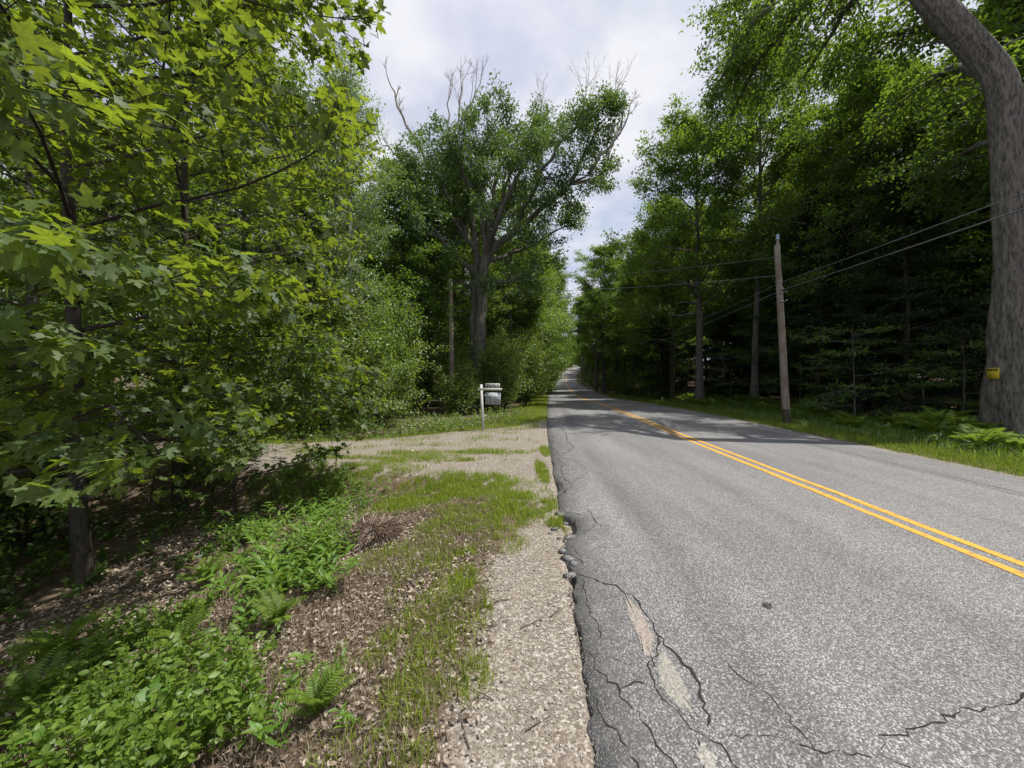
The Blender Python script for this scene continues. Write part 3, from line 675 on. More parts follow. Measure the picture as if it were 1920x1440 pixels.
# ------------------------------------------------------------------ the big dying oak on the left
def oak_left():
    ox, oy = -1.85, 24.0; oz = gz(ox, oy)
    T = Tree(201)
    def PP(lst): return np.array([at(*p) for p in lst]) - np.array([ox, oy, oz])
    def dens(p, k=4):
        out = [p[0]]
        for a, b in zip(p[:-1], p[1:]):
            for i in range(1, k + 1): out.append(a + (b - a) * i / k + (T.r.normal(0, .07, 3) if i < k else 0))
        return np.array(out)
    tr = dens(np.vstack([[[0, 0, -.4]], PP([(899, 640, 24), (903, 560, 24), (912, 478, 24)])])); T.wood.tube(tr, np.linspace(.42, .30, len(tr)), 12)
    tr2 = dens(np.vstack([[[-.35, .3, -.4]], PP([(889, 620, 24.3), (890, 540, 24.5), (893, 470, 24.6), (880, 390, 25)])])); T.wood.tube(tr2, np.linspace(.32, .18, len(tr2)), 10)
    LM = [(.26, [(912, 480, 24), (960, 440, 23.7), (1020, 385, 23.4), (1070, 345, 23), (1105, 325, 22.8)], 14, 1.9, .45),
          (.22, [(912, 480, 24), (935, 400, 25), (975, 320, 25.5), (1010, 240, 26)], 16, 2.2, .25),
          (.25, [(912, 480, 24), (905, 400, 24), (905, 300, 24), (915, 235, 24)], 16, 2.1, .3),
          (.2, [(893, 470, 24.5), (870, 430, 24.5), (830, 350, 24.6), (795, 290, 24.8)], 16, 1.9, .2),
          (.18, [(890, 520, 24.5), (850, 470, 22.6), (800, 420, 21.5), (755, 375, 21)], 15, 1.9, .2),
          (.18, [(912, 490, 24), (975, 470, 25.5), (1030, 440, 26), (1068, 425, 26)], 13, 1.7, .2),
          (.2, [(912, 478, 24), (930, 420, 22), (960, 350, 21), (1000, 290, 20.6)], 16, 2.0, .25),
          (.18, [(893, 470, 24.6), (880, 380, 27), (850, 310, 28)], 15, 2.2, .25),
          (.16, [(960, 440, 23.7), (1010, 340, 22.4), (1060, 255, 22), (1105, 215, 22)], 18, 1.8, .25),
          (.13, [(1070, 345, 23), (1095, 290, 22.8), (1120, 240, 22.6), (1135, 222, 22.6)], 12, 1.4, .1),
          (.16, [(905, 400, 24), (870, 330, 22.6), (840, 260, 22)], 13, 1.7, .25),
          (.16, [(890, 540, 24.5), (840, 520, 25.5), (780, 470, 26), (740, 430, 26)], 13, 1.8, .2),
          (.14, [(905, 540, 24), (950, 530, 22.5), (1010, 500, 21.8)], 8, 1.3, .3),
          (.16, [(912, 478, 24), (925, 360, 23.5), (945, 270, 23), (952, 235, 23)], 14, 1.7, .35), (.13, [(935, 400, 25), (960, 310, 24.5), (1035, 245, 24.5)], 13, 1.7, .3),
          (.14, [(905, 400, 24), (890, 330, 25.5), (878, 275, 25.5)], 11, 1.7, .3), (.14, [(893, 470, 24.6), (840, 400, 23), (785, 345, 22.5), (762, 330, 22.5)], 12, 1.7, .3)]
    for r, p, ns, l2, t0 in LM:
        q = dens(PP(p)); T.limb(q, r, .03, 8); T.foliate(q, r, ns, l2 * 1.55, 9, .55, .15, t0 * .8, .8, .5)
    # bare dead limbs
    for r, p in [(.12, [(800, 300, 24.7), (772, 250, 24.6), (745, 200, 24.5), (732, 160, 24.4)]), (.07, [(835, 270, 24), (843, 215, 24), (845, 160, 24)]), (.08, [(850, 265, 23.5), (862, 200, 23.5), (868, 150, 23.5)]),
                 (.07, [(856, 260, 23), (878, 200, 23), (895, 170, 23)]), (.14, [(1105, 325, 22.8), (1125, 290, 22.6), (1150, 265, 22.5), (1165, 245, 22.5)]), (.11, [(1070, 345, 23), (1110, 337, 23), (1138, 318, 23)]),
                 (.05, [(1085, 245, 22), (1095, 200, 22), (1100, 165, 22)]), (.05, [(1140, 225, 22.5), (1150, 190, 22.5), (1158, 165, 22.5)]), (.06, [(770, 320, 24), (735, 285, 24), (712, 262, 24)]), (.04, [(1000, 245, 25), (1012, 210, 25), (1018, 185, 25)])]:
        q = dens(PP(p), 3); T.dead.append(MB()); T.limb(q, r, r * .4, 6, T.dead[-1])
        for k in range(4 if r > .06 else 6):
            a, d = T.along(q, T.r.uniform(.35, 1.0) if k else .999); T.bare(a, d + T.r.normal(0, .4, 3) + np.array([0, 0, .35]), T.r.uniform(.9, 2.0), r * .35, 2, T.dead[-1], .6)
    o = proto('oak_tree', T, leaf_rhomb(.23), L_OAK, B_OAK, 26, (.15, .25), .21, .75, .5, .7)
    o.location = (ox, oy, oz)
    tag(o, 'big old oak with bare dead branches sticking out of its top, left of the road', 'tree')
oak_left()

# ------------------------------------------------------------------ the near oak on the right
def oak_right():
    ox, oy = 14.15, 10.5; oz = gz(ox, oy); T = Tree(211)
    W = lambda lst: np.array(lst, float) - np.array([ox, oy, oz])
    cen = [(14.35, oz - .3, .95), (14.3, oz + .0, .82), (14.22, oz + .5, .66), (14.18, 1.5, .58), (14.2, 3.0, .52), (14.25, 5.0, .43), (14.08, 6.6, .375), (13.98, 8.0, .33), (13.9, 9.3, .32), (13.68, 10.4, .32), (13.2, 11.4, .34), (12.55, 12.5, .34), (12.0, 13.6, .30), (11.5, 14.8, .26)]
    zz = np.linspace(cen[0][1], cen[-1][1], 150); X = np.interp(zz, [c[1] for c in cen], [c[0] for c in cen]); Rr = np.interp(zz, [c[1] for c in cen], [c[2] for c in cen]); X = np.convolve(np.pad(X, 4, mode='reflect', reflect_type='odd'), np.ones(9) / 9, 'valid')
    S = 88; a = np.linspace(0, 2 * PI, S, endpoint=False)
    lob = 1 + .16 * np.exp(-((zz - oz) / .6))[:, None] * np.sin(a * 5 + 1.2)[None] + .05 * (fbm(a[None] * 5 + zz[:, None] * .15, zz[:, None] * 1.3 + 0 * a[None]) - .5) * 2
    rid = .16 * (vnoise((a * 40 / (2 * PI))[None] * 1.0 + 0 * zz[:, None] + .6 * np.sin(zz[:, None] * 2), zz[:, None] * 2.2 + 0 * a[None]) - .5)
    YY = np.interp(zz, [0, 10, 15], [0, 0, .9])
    V = np.stack([X[:, None] + Rr[:, None] * (lob + rid) * np.cos(a)[None] - ox, YY[:, None] + (Rr[:, None] * (lob + rid)) * np.sin(a)[None], np.repeat(zz[:, None], S, 1) - oz], -1)
    i = np.arange(149)[:, None] * S; j = np.arange(S)[None]; j2 = (j + 1) % S
    T.wood.add(V.reshape(-1, 3), None, np.stack([i + j, i + j2, i + S + j2, i + S + j], -1).reshape(-1, 4))
    def dens(p, k=4):
        out = [p[0]]
        for u, v in zip(p[:-1], p[1:]):
            for q in range(1, k + 1): out.append(u + (v - u) * q / k + (T.r.normal(0, .05, 3) if q < k else 0))
        return np.array(out)
    j0 = (13.72, 10.5, 10.2)
    c0 = (11.5, 11.4, 14.8)
    big = [(.24, .06, [c0, (10.4, 14.2, 16.6), (9.2, 16.4, 18.0)], 18), (.2, .05, [c0, (11.6, 14.5, 16.4), (11.2, 17.5, 17.2)], 18), (.2, .05, [j0, (14.2, 12.6, 13.6), (13.4, 16.0, 16)], 16),
           (.2, .05, [(12.5, 10.8, 12.6), (13.8, 12.2, 15.0), (16, 13.5, 16.5)], 14), (.09, .03, [(13.9, 10.5, 8.8), (15.2, 11.6, 10.2), (16.6, 12.4, 10.6)], 12), (.09, .03, [(14.1, 10.5, 7.4), (15.6, 11.2, 8.6), (17, 11.6, 8.8)], 11), (.16, .04, [j0, (14.9, 12.6, 12.2), (16.0, 15.5, 13.0), (16.2, 18, 12.6)], 16), (.14, .04, [c0, (12.4, 14.0, 15.4), (12.8, 16.4, 14.9)], 16),
           (.14, .04, [(10.4, 14.2, 16.6), (9.8, 15.6, 16.2), (9.4, 17.2, 15.2)], 13), (.14, .04, [(11.6, 14.5, 16.4), (10.8, 16.4, 15.6), (10.6, 18.2, 14.4)], 14), (.12, .03, [j0, (14.9, 11.7, 10.6), (16.2, 13, 10.6)], 12), (.1, .03, [(14.1, 10.6, 8.6), (15.0, 12.2, 9.2), (15.6, 13.6, 9.0)], 10)]
    for r0, r1, p, ns in big:
        q = dens(W(p)); T.limb(q, r0, r1, 10)
        if ns: T.foliate(q, r0, ns, 2.2, 9, .6, -.55, .2, .6)
    root = proto('oak_tree', T, T_RH, L_FOREST, B_OAK, 18, (.12, .19), .18, .7, .4, .6)
    root.location = (ox, oy, oz)
    tag(root, 'massive grey trunked tree with the yellow notice, at the right edge of the picture', 'tree')
oak_right()

# ------------------------------------------------------------------ near maples on the left, leaf by leaf
maple_leaf_me = mesh_np('leaf', T_MAP[0], [T_MAP[1]], L_MAPLE); leaf_coords(maple_leaf_me, T_MAP[0])
red_leaf_me = mesh_np('leaf', T_MAP[0], [T_MAP[1]], L_ORANGE)
def maple(x, y, H, r0, R, nprim, nsec, nter, lpt, seed, label, nbig, size=(.09, .15), base=.12, lean=(0, 0), tmpl=T_MAP, bark=B_DARK, red=0, prof=prof_dome, extra=(), reach=(-3.3, -2.9, -2.4, -2.05, -1.75, -1.6)):
    z0 = gz(x, y)
    low = lambda Y_: np.interp(Y_, [0, 2.2, 3.4, 5, 6.2, 7], [1.05, .95, .62, .15, -.05, -.3])
    xlim = lambda Z_, Y_: np.interp(Z_, [.2, .9, 1.6, 2.4, 4, 7], reach) * np.clip(Y_ / 4.5, .8, 2.0)
    fl = lambda p: p[2] + z0 > float(low(p[1] + y)) - .1 and p[0] + x < float(xlim(p[2] + z0, p[1] + y)) and p[1] + y > .6
    T = grow(seed, H, r0, base, R, prof, nprim, (-4, 55), nsec, nter, .38, l2f=.40, up=.0, lean=lean, flat=.28, wob=.03, keep=fl)
    for tip in extra:
        tip = np.array(tip) - np.array([x, y, z0]); st = T.along(T.trunk, min(.9, max(.12, (tip[2] + .5) / H)))[0]; mid = (st + tip) / 2 + np.array([0, 0, .25])
        q = np.array([st, (st + mid) / 2 + T.r.normal(0, .04, 3), mid, (mid + tip) / 2 + T.r.normal(0, .04, 3), tip]); T.limb(q, .022, .004, 6); T.foliate(q, .018, 12, 1.0, 4, .34, -.1, .4, .22)
    T.tw = [t_ for t_ in T.tw if fl((t_[0] + t_[1]) / 2)]
    P, d, N, s = T.leaves(lpt, size, .075, .55, .45, 1.0, .42)
    wp = P + np.array([x, y, z0]); dist = np.linalg.norm(wp - np.array([0, 0, 1.65]), axis=1)
    dl = edge_l(wp[:, 1]) - wp[:, 0]
    ok = (dist > 1.5) & (wp[:, 1] > .75) & (dl > 1.2) & (wp[:, 2] > low(wp[:, 1]) + .35 * (fbm(wp[:, 0] * 1.3, wp[:, 1] * 1.3) - .5))
    ok &= wp[:, 0] < xlim(wp[:, 2], wp[:, 1]) + .25 * (vnoise(wp[:, 2] * 2.3, wp[:, 1] * 2.3) - .3)
    P, d, N, s, dist, wp = P[ok], d[ok], N[ok], s[ok], dist[ok], wp[ok]
    root = empty('maple_tree', (x, y, z0)); tag(root, label, 'tree')
    # stems are trimmed with the leaves
    link('trunk', T.wood.mesh('trunk', bark, True), root)
    px = 960 + 700 * wp[:, 0] / wp[:, 1]; py = 712 - 700 * (wp[:, 2] - 1.65) / wp[:, 1]
    vis = (px > -40) & (px < 1960) & (py > -40) & (py < 1480)
    order = np.argsort(np.where(vis, -s / dist, 0))[:nbig]
    big = np.zeros(len(P), bool); big[order] = True
    rest = ~big
    near = rest & (dist < 3.4); away = rest & ~near          # finer outlines only where they can be seen
    Xa, Fa = leaf_arrays(tmpl, P[near], d[near], N[near], s[near]); Xb, Fb = leaf_arrays(T_MLO, P[away], d[away], N[away], s[away])
    lme = mesh_np('leaves', np.vstack([Xa, Xb]), [Fa, Fb + len(Xa)], L_MAPLE); leaf_coords(lme, np.vstack([np.tile(tmpl[0], (near.sum(), 1)), np.tile(T_MLO[0], (away.sum(), 1))]))
    o = link('leaves', lme, root); o['kind'] = 'stuff'
    u, v, nn = frames(d[big], N[big])
    for k in range(big.sum()):
        o = link('leaf', maple_leaf_me, root)
        Mx = Matrix.Identity(4)
        for c_, vec in enumerate((u[k], v[k], nn[k])):
            for r_ in range(3): Mx[r_][c_] = vec[r_] * s[big][k]
        for r_ in range(3): Mx[r_][3] = P[big][k][r_]
        o.matrix_local = Mx
    if red:
        for (qx, qy, Y) in [(90, 680, 2.6), (116, 722, 2.6)]:
            p = at(qx, qy, Y); o = link('leaf', red_leaf_me, root); o.location = np.array(p) - np.array([x, y, z0]); o.scale = (.05,) * 3; o.rotation_euler = (.6, 1.1, 1.5)
            o['label'] = 'small orange red leaf among the green ones'
    return root
maple(-4.9, 4.3, 9.2, .085, 3.3, 34, 8, 6, 10, 301, 'nearest maple with big lobed leaves filling the upper left corner', 300, (.07, .125), .14, (.02, -.02), red=1,
      extra=[(-2.6, 1.8, 3.3), (-2.5, 2.0, 2.4), (-2.4, 2.6, 1.1), (-2.1, 2.7, 2.3), (-1.75, 4.1, 5.6), (-2.2, 3.9, 4.6)])
maple(-6.1, 6.9, 10.5, .10, 3.6, 38, 8, 5, 10, 302, 'maple standing just behind the nearest one, left of the gravel drive', 120, (.075, .115), .14, tmpl=T_MLO)
maple(-9.6, 7.6, 11, .12, 4.2, 36, 8, 5, 8, 303, 'maple with a pale leaning trunk at the left picture edge', 60, (.08, .13), .2, (-.03, 0), T_MLO, B_GREY)
maple(-4.85, 6.55, 3.6, .028, 2.1, 16, 6, 4, 9, 304, 'slender maple sapling with low drooping sprays beside the gravel drive', 60, (.08, .12), .22, (-.05, .0), T_MLO, B_DARK, prof=lambda t: 1 - .4 * t, reach=(-2.1, -1.6, -1.5, -1.8, -2, -2), extra=[(-2.45, 7.0, 1.72), (-3.3, 7.0, .95), (-2.9, 6.8, 1.3)])

# ------------------------------------------------------------------ the woods
rng = np.random.default_rng(77); R_ = lambda a=0, b=6.28: float(rng.uniform(a, b))
# right: trees one can tell apart
place(BL[0], 13.6, 27.0, 1.0, .4, 'round crowned broadleaf tree beside the slim tall tree, right of the road')
place(BL[2], 15.6, 24.0, .80, 1.9, 'slim tall tree with a thin airy top behind the near utility pole', sz=1.02)
place(BL[1], 14.4, 33.5, .95, 2.2, 'broadleaf tree with a grey trunk, third back along the right verge')
place(BL[0], 17.6, 19.2, .82, 3.3, 'broadleaf tree with sunlit top right behind the near utility pole')
place(BL[1], 20.5, 15.8, .92, 5.0, 'broadleaf tree half hidden behind the massive grey trunk')
place(BL[1], 21.5, 21.5, 1.0, .8, 'second row broadleaf tree between utility pole and massive trunk')
GR = 'trees deep in the dark woods on the right'; LR = 'shaded tree standing deep in the dark woods on the right'
for y0 in np.arange(4, 62, 5.6):
    for k, d0 in enumerate((11.5, 17.5, 24, 31)):
        x = edge_r(y0) + d0 + R_(-1.6, 1.6); y = y0 + R_(-1.8, 1.8)
        if y0 < 12 and d0 < 15: continue
        if y0 > 34 and d0 > 25: continue
        place(BL[int(rng.integers(3))] if rng.random() < .72 else HEM[0], x, y, R_(.82, 1.08), R_(), LR, 'tree', GR)
for y0 in np.arange(7, 50, 4.6):
    for d0 in (20, 29):
        place(HEM[int(rng.integers(2))] if rng.random() < .6 else LOWB[1], edge_r(y0) + d0 + R_(-2, 2), y0 + R_(-2, 2), R_(.7, 1.0), R_(), 'dark low tree filling the gaps deep in the right woods', 'tree', 'dark understorey trees on the right')
for i, (px, Y, s) in enumerate([(1530, 19.5, .8), (1470, 24, .9), (1240, 36, .8), (1360, 31, .9), (1700, 15.5, .75), (1800, 16, .85), (1610, 21, .8)]):
    place(HEM[i % 2], (px - 960) / 700 * Y, Y, s, R_(), 'young dark hemlock ' + ['just right of the near pole', 'just left of the near pole', 'behind the ferns far along the right verge', 'between the slim tall tree and the round crowned tree', 'left of the young beeches near the massive trunk', 'closest behind the massive trunk', 'in the dark gap between pole and massive trunk'][i])
lays = [(1600, 15.2, 0, 1.0, 'young beech with wide flat leaf layers right of the near utility pole'), (1730, 14.2, 1, 1.0, 'young beech with flat leaf layers between the pole and the massive trunk'), (1560, 17.5, 1, .9, 'low young beech close behind the near utility pole'),
        (1500, 20, 2, .9, 'taller young beech left of the near utility pole'), (1420, 25, 2, 1.0, 'young beech at the foot of the slim tall tree'), (1370, 28, 0, 1.0, 'young beech behind the ferns past the slim tall tree'), (1810, 13.6, 0, .9, 'young beech just left of the massive trunk'), (1640, 18.5, 2, .95, 'young beech in second row between pole and massive trunk')]
for px, Y, k, s, lb in lays: place(LAY[k], (px - 960) / 700 * Y, Y, s, R_(), lb)
for i in range(12):
    y = 18 + i * 4.2; place(LOWB[i % 2] if i % 3 else HEM[0], edge_r(y) + 34 + R_(-3, 5), y, R_(1.1, 1.35), R_(), 'dark low tree filling the gaps deep in the right woods', 'tree', 'dark understorey trees on the right')
for i in range(7):
    y = 27 + i * 4.0; place(HEM[1], edge_r(y) + 12 + R_(-2, 3), y, R_(.9, 1.2), R_(), 'dark low tree filling the gaps deep in the right woods', 'tree', 'dark understorey trees on the right')
# right: the rows that follow the road away
for y0 in np.arange(38, 236, 6.2):
    for d0 in (4.2, 9.5):
        y = y0 + R_(-1.8, 1.8); k = rng.random()
        place(BL[int(rng.integers(3))] if k < .65 else LOWB[int(rng.integers(2))], edge_r(y) + d0 + R_(-1, 1.2), y, R_(.75, .98), R_(), 'roadside tree in the row receding along the right of the road', 'tree', 'tree row along the right of the road')
for y0 in np.arange(64, 236, 9):
    place(LOWB[int(rng.integers(2))], edge_r(y0) + 15 + R_(-2, 2), y0 + R_(-2, 2), R_(1.1, 1.5), R_(), 'tree in second line behind the right roadside row', 'tree', 'second line of trees along the right of the road')
# left: birches and shrubs behind the gravel drive
place(BIR[0], -7.3, 17.2, 1.0, .3, 'pale birch with thin leaning trunk, right one of the birches left of the oak')
place(BIR[1], -9.6, 19.8, 1.05, 2.1, 'shorter birch behind the other birches')
place(BIR[0], -8.6, 18.0, .98, 3.9, 'birch with fine airy top standing left of the other two birches', sz=1.05)
place(BIR[1], -10.2, 15.4, 1.05, 4.4, 'birch half hidden behind the maples')
sh = [(-8.0, 15.6, 0, .95, 'tall bright green shrub at the back of the gravel drive, leftmost'), (-6.1, 15.9, 0, .9, 'tall bright green shrub left of the leaning left pole'), (-5.5, 18.6, 0, .9, 'bright green shrub close to the left pole'),
      (-5.2, 15.0, 1, .85, 'lower green shrub at the front of the thicket left of the pole'), (-7.2, 14.3, 2, 1.0, 'low shrub at the dark foot of the thicket behind the drive'), (-1.8, 23.6, 1, .9, 'shrub behind the real estate sign'),
      (-.6, 22.5, 1, .95, 'shrub between the sign and the oak trunk'), (-3.6, 24.2, 0, .85, 'tall shrub right behind the left pole'), (-2.9, 19.8, 2, .9, 'low shrub at the foot of the left pole'), (-12.2, 9.6, 1, .9, 'shrub left of the maples where the drive disappears'), (-10.4, 12.0, 1, .9, 'shrub behind the maples at the drive end'), (-15.5, 9.0, 0, .8, 'tall shrub far left behind the pale trunked maple'), (.9, 25.5, 1, 1.0, 'rounded shrub at the road side past the sign'), (-9.8, 14.2, 1, 1.0, 'shrub under the birches at the back of the drive'), (-1.3, 26.5, 0, .9, 'tall shrub at the right foot of the big oak')]
sh += [(-7.0, 5.4, 2, .8, 'low bush added to deepen the shade under the nearest maple'), (-8.6, 4.2, 2, .95, 'darkening bush added at the left picture edge under the maples'), (-6.6, 8.4, 2, .8, 'darkening bush added between the maple stems where the drive begins'), (-9.0, 6.2, 2, .9, 'darkening bush added behind the nearest maple stem'), (-5.6, 3.2, 2, .55, 'small darkening bush added left of the nearest maple stem')]  # bushes added under the maples to darken the ground there
for x, y, k, s, lb in sh: place(SHR[k], x, y, s, R_(), lb, 'shrub')
for (x, y, k, s, lb) in [(-11.5, 16.5, 0, .8, 'broadleaf tree behind the maples left of the birches'), (-13.0, 20.5, 1, .85, 'broadleaf tree far behind the maples'), (-6.8, 23.5, 1, .8, 'dense tree left of the big oak behind the birches'), (-4.2, 28, 0, .8, 'broadleaf tree right behind the big oak')]: place(BL[k], x, y, s, R_(), lb)
GL = 'trees in the left woods'; LL = 'tree in the woods behind the maples and birches on the left'
for y0 in np.arange(15, 60, 6.5):
    for x0 in (-14, -20, -27, -35):
        x = x0 + y0 * .05 + R_(-2, 2); y = y0 + R_(-2, 2)
        if y0 < 22 and x0 > -18: continue
        place((BL + LOWB + BIR)[int(rng.integers(7))], x, y, R_(.75, 1.0), R_(), LL, 'tree', GL)
for (x, y) in [(-15, 4.0), (-18.5, 7.0), (-13.2, 5.6), (-19, 13.5), (-23, 10.8), (-14.5, 13.2), (-11.5, 3.0), (-17, 1.0), (-24, 4.0), (-21, 16)]:  # trees added beyond the maples, mostly out of view, to provide dark
    place(LOWB[int(rng.integers(2))] if rng.random() < .6 else BL[1], x, y, R_(.7, .9), R_(), 'tree added left of the maples by the drive to darken that side', 'tree', 'trees added to darken the left of the drive')
# left: rows along the road
for (y, d0, s, k, lb) in [(36, 1.9, 1.05, 0, 'bushy tree leaning over the left road edge past the oak'), (45, 1.6, 1.15, 1, 'second bushy tree hanging over the left road edge'), (56, 1.6, 1.15, 0, 'third bushy tree hanging over the left road edge'), (70, 1.8, 1.2, 1, 'fourth bushy tree hanging over the left road edge')]:
    place(LOWB[k], edge_l(y) - d0, y, s, R_(), lb)
for (y, d0, s, lb) in [(88, 2.2, 1.15, 'tall tree at the right road edge near the bend'), (102, 2.4, 1.2, 'tall tree behind the far pole at the right bend')]: place(BL[0], edge_r(y) + d0, y, s, R_(), lb)
for y0 in np.arange(29, 240, 6.0):
    for d0 in (3.4, 8.5, 14):
        y = y0 + R_(-1.8, 1.8)
        if y0 < 34 and d0 < 8: continue
        k = rng.random(); s = R_(.72, .95)
        place(BL[int(rng.integers(3))] if k < .5 else LOWB[int(rng.integers(2))] if k < .92 else HEM[0], edge_l(y) - d0 - R_(-.6, 1.6), y, s, R_(), 'roadside tree in the row receding along the left of the road', 'tree', 'tree row along the left of the road')
for y0 in np.arange(24, 150, 4.2):
    place(SHR[int(rng.integers(1, 3))], edge_l(y0) - 2.9 - R_(0, 1.0), y0, R_(.8, 1.1), R_(), 'roadside shrub lining the left verge of the road', 'shrub', 'shrubs along the left verge')
for y0 in np.arange(46, 150, 6):
    place(SHR[int(rng.integers(1, 3))], edge_r(y0) + 3.0 + R_(0, 1.0), y0, R_(.7, 1.0), R_(), 'roadside shrub lining the right verge of the road', 'shrub', 'shrubs along the right verge')
# the far end, where the road bends out of sight
for i in range(26):
    y = 246 + i * 2.2; x = (1035 + (i * 37) % 95 - 960) / 700 * y
    if abs(x - cx(y)) < 6.5: continue
    place((LOWB + BL)[i % 3], x, y, R_(1.3, 1.5) if i % 3 < 2 else 1.0, R_(), 'tree at the far end of the road', 'tree', 'trees at the far end of the road')
place(BL[0], edge_l(52) - .9, 52, 1.0, 2.0, 'broad crowned tree arching over the road from the left past the bushy trees')
place(BL[1], edge_l(64) - .6, 64, 1.15, 1.0, 'second broad crowned tree arching over the road from the left')
for (y, d0, k, s, lb) in [(60, .9, 0, 1.12, 'broad crowned tree reaching over the right road edge before the transformer pole'), (78, 1.4, 0, 1.0, 'broad crowned tree reaching over the road behind the transformer pole')]: place(BL[k], edge_r(y) + d0, y, s, R_(), lb)
for i in range(46):
    y = R_(238, 330); x = R_(-20, 95)
    if abs(x - cx(y)) < 7: continue
    place(BL[int(rng.integers(3))], x, y, R_(.8, 1.05), R_(), 'tree at the far end of the road', 'tree', 'trees at the far end of the road')

# ------------------------------------------------------------------ utility poles and wires
M_POLE = bark_mat('pole_wood', (.09, .075, .06), (.26, .23, .195), (.19, .145, .11), 14, .06, .3)
M_POLEDK = bark_mat('pole_butt', (.03, .025, .02), (.09, .075, .06), None, 14, .08, .3)
M_STEEL = plain_mat('galvanised_steel', (.32, .34, .36), (.22, .23, .24), .5, 12, .6)
M_DARK = plain_mat('dark_metal', (.03, .03, .035), (.05, .05, .05), .6, 12)
M_WIRE = plain_mat('wire_jacket', (.07, .075, .08), (.12, .125, .13), .5, 3)
M_CERAMIC = plain_mat('blue_grey_cap', (.20, .26, .33), (.30, .36, .42), .4, 9)
def pole(x, y, top, h, r, label, detail=True, can=False):
    z0 = gz(x, y); o = empty('utility_pole', (x, y, z0)); tag(o, label, 'utility pole')
    b = np.array([0, 0, -.4]); t = np.array([top[0] - x, top[1] - y, h]); P_ = lambda f: b + (t - b) * f
    n = 12; mb = MB(); mb.tube([P_(f) for f in np.linspace(0, 1, n)], r * (1.0 - .32 * np.linspace(0, 1, n)), 14); link('shaft', mb.mesh('shaft', M_POLE, True), o)
    mb = MB(); mb.tube([P_(f) for f in (.0, .05, .14)], [r * 1.015, r * 1.01, r * .965], 14, False); link('dark_butt', mb.mesh('dark_butt', M_POLEDK, True), o)
    if detail:
        for f in (.20, .33, .46, .58, .68, .86):
            p = P_(f); mb = MB(); mb.tube([p + np.array([-.2, -.98, 0]) * r * (1 - .32 * f) * .94, p + np.array([-.2, -.98, 0]) * (r * (1 - .32 * f) + .006)], [.018, .018], 8); link('bolt_hole', mb.mesh('bolt_hole', M_DARK), o)
        for f, sgn in ((.70, -1), (.745, -1), (.76, 1)):
            p = P_(f); mb = MB(); mb.box(p + np.array([sgn * .02, -r * .85, 0]), (.10, .10, .05)); mb.tube([p + np.array([-.05 * sgn, -r, .0]), p + np.array([-.05 * sgn, -r - .16, .02])], [.014, .02], 8); link('wire_clamp', mb.mesh('wire_clamp', M_STEEL), o)
        mb = MB(); p = P_(1.0); mb.tube([p + np.array([.03, 0, -.1]), p + np.array([.03, 0, .22])], [.055, .05], 8); link('top_pin', mb.mesh('top_pin', M_POLE), o)
        mb = MB(); mb.tube([p + np.array([.03, 0, .2]), p + np.array([.03, 0, .24]), p + np.array([.03, 0, .25]), p + np.array([.03, 0, .40])], [.08, .08, .055, .06], 10); link('insulator', mb.mesh('insulator', M_CERAMIC), o)
    if can:
        mb = MB(); p = P_(.85); c = p + np.array([-.42, 0, 0]); mb.tube([c + np.array([0, 0, -.45]), c + np.array([0, 0, -.42]), c + np.array([0, 0, .4]), c + np.array([0, 0, .47])], [.2, .24, .24, .12], 14); link('transformer', mb.mesh('transformer', M_STEEL, True), o)
        mb = MB(); mb.box(p + np.array([-.16, 0, 0]), (.12, .1, .5)); link('bracket', mb.mesh('bracket', M_DARK), o)
    return lambda f: np.array([x, y, z0]) + P_(f)
PR = pole(10.62, 14.4, (10.22, 14.4), 6.95, .14, 'weathered bare pole standing in the near right verge', True)
PL = pole(-3.52, 22.0, (-3.62, 22.0), 7.85, .17, 'weathered pole in front of the shrubs left of the sign', False)
PF = pole(15.0, 66.0, (14.8, 66.0), 9.7, .17, 'far pole with grey transformer can right of the road', False, True)
PG = pole(edge_r(105) + .9, 105.0, (edge_r(105) + .8, 105), 9.0, .16, 'farthest visible pole small beside the road bend', False, True)
PH = pole(edge_r(112) + 1.4, 116.0, (edge_r(112) + 1.5, 116), 9.0, .16, 'thin pole just behind the farthest transformer pole', False)
def wire(A, B, sag, r, label, w=24):
    A = np.array(A, float); B = np.array(B, float); t = np.linspace(0, 1, w)
    p = A + (B - A) * t[:, None]; p[:, 2] -= 4 * sag * t * (1 - t)
    mb = MB(); mb.tube(p, np.full(w, r), 6); o = link('utility_wire', mb.mesh('utility_wire', M_WIRE, True)); tag(o, label, 'wire'); return o
dl = np.array([0, -.17, 0])
wire((10.28, 14.23, 5.64), (-3.5, 21.85, 6.9), .28, .011, 'lower wire crossing the road from the near right pole to the left pole')
wire((10.24, 14.23, 6.35), (-3.5, 21.85, 7.45), .30, .008, 'thin upper wire crossing the road to the left pole top')
wire((10.3, 14.23, 5.38), (14.8, 65.85, 6.75), .95, .013, 'upper roadside wire from the near right pole to the transformer pole')
wire((10.32, 14.23, 5.08), (14.8, 65.85, 6.25), .95, .016, 'lower roadside wire from the near right pole to the transformer pole')
wire((10.3, 14.23, 5.38), (8.0, -22, 5.75), .33, .013, 'upper wire running from the near pole towards the right picture edge')
wire((10.32, 14.23, 5.08), (8.0, -22, 5.35), .30, .016, 'lower wire running from the near pole towards the right picture edge')
wire((14.8, 65.85, 7.2), (edge_r(105) + .8, 104.9, 7.2), .5, .013, 'far wire between the transformer poles')

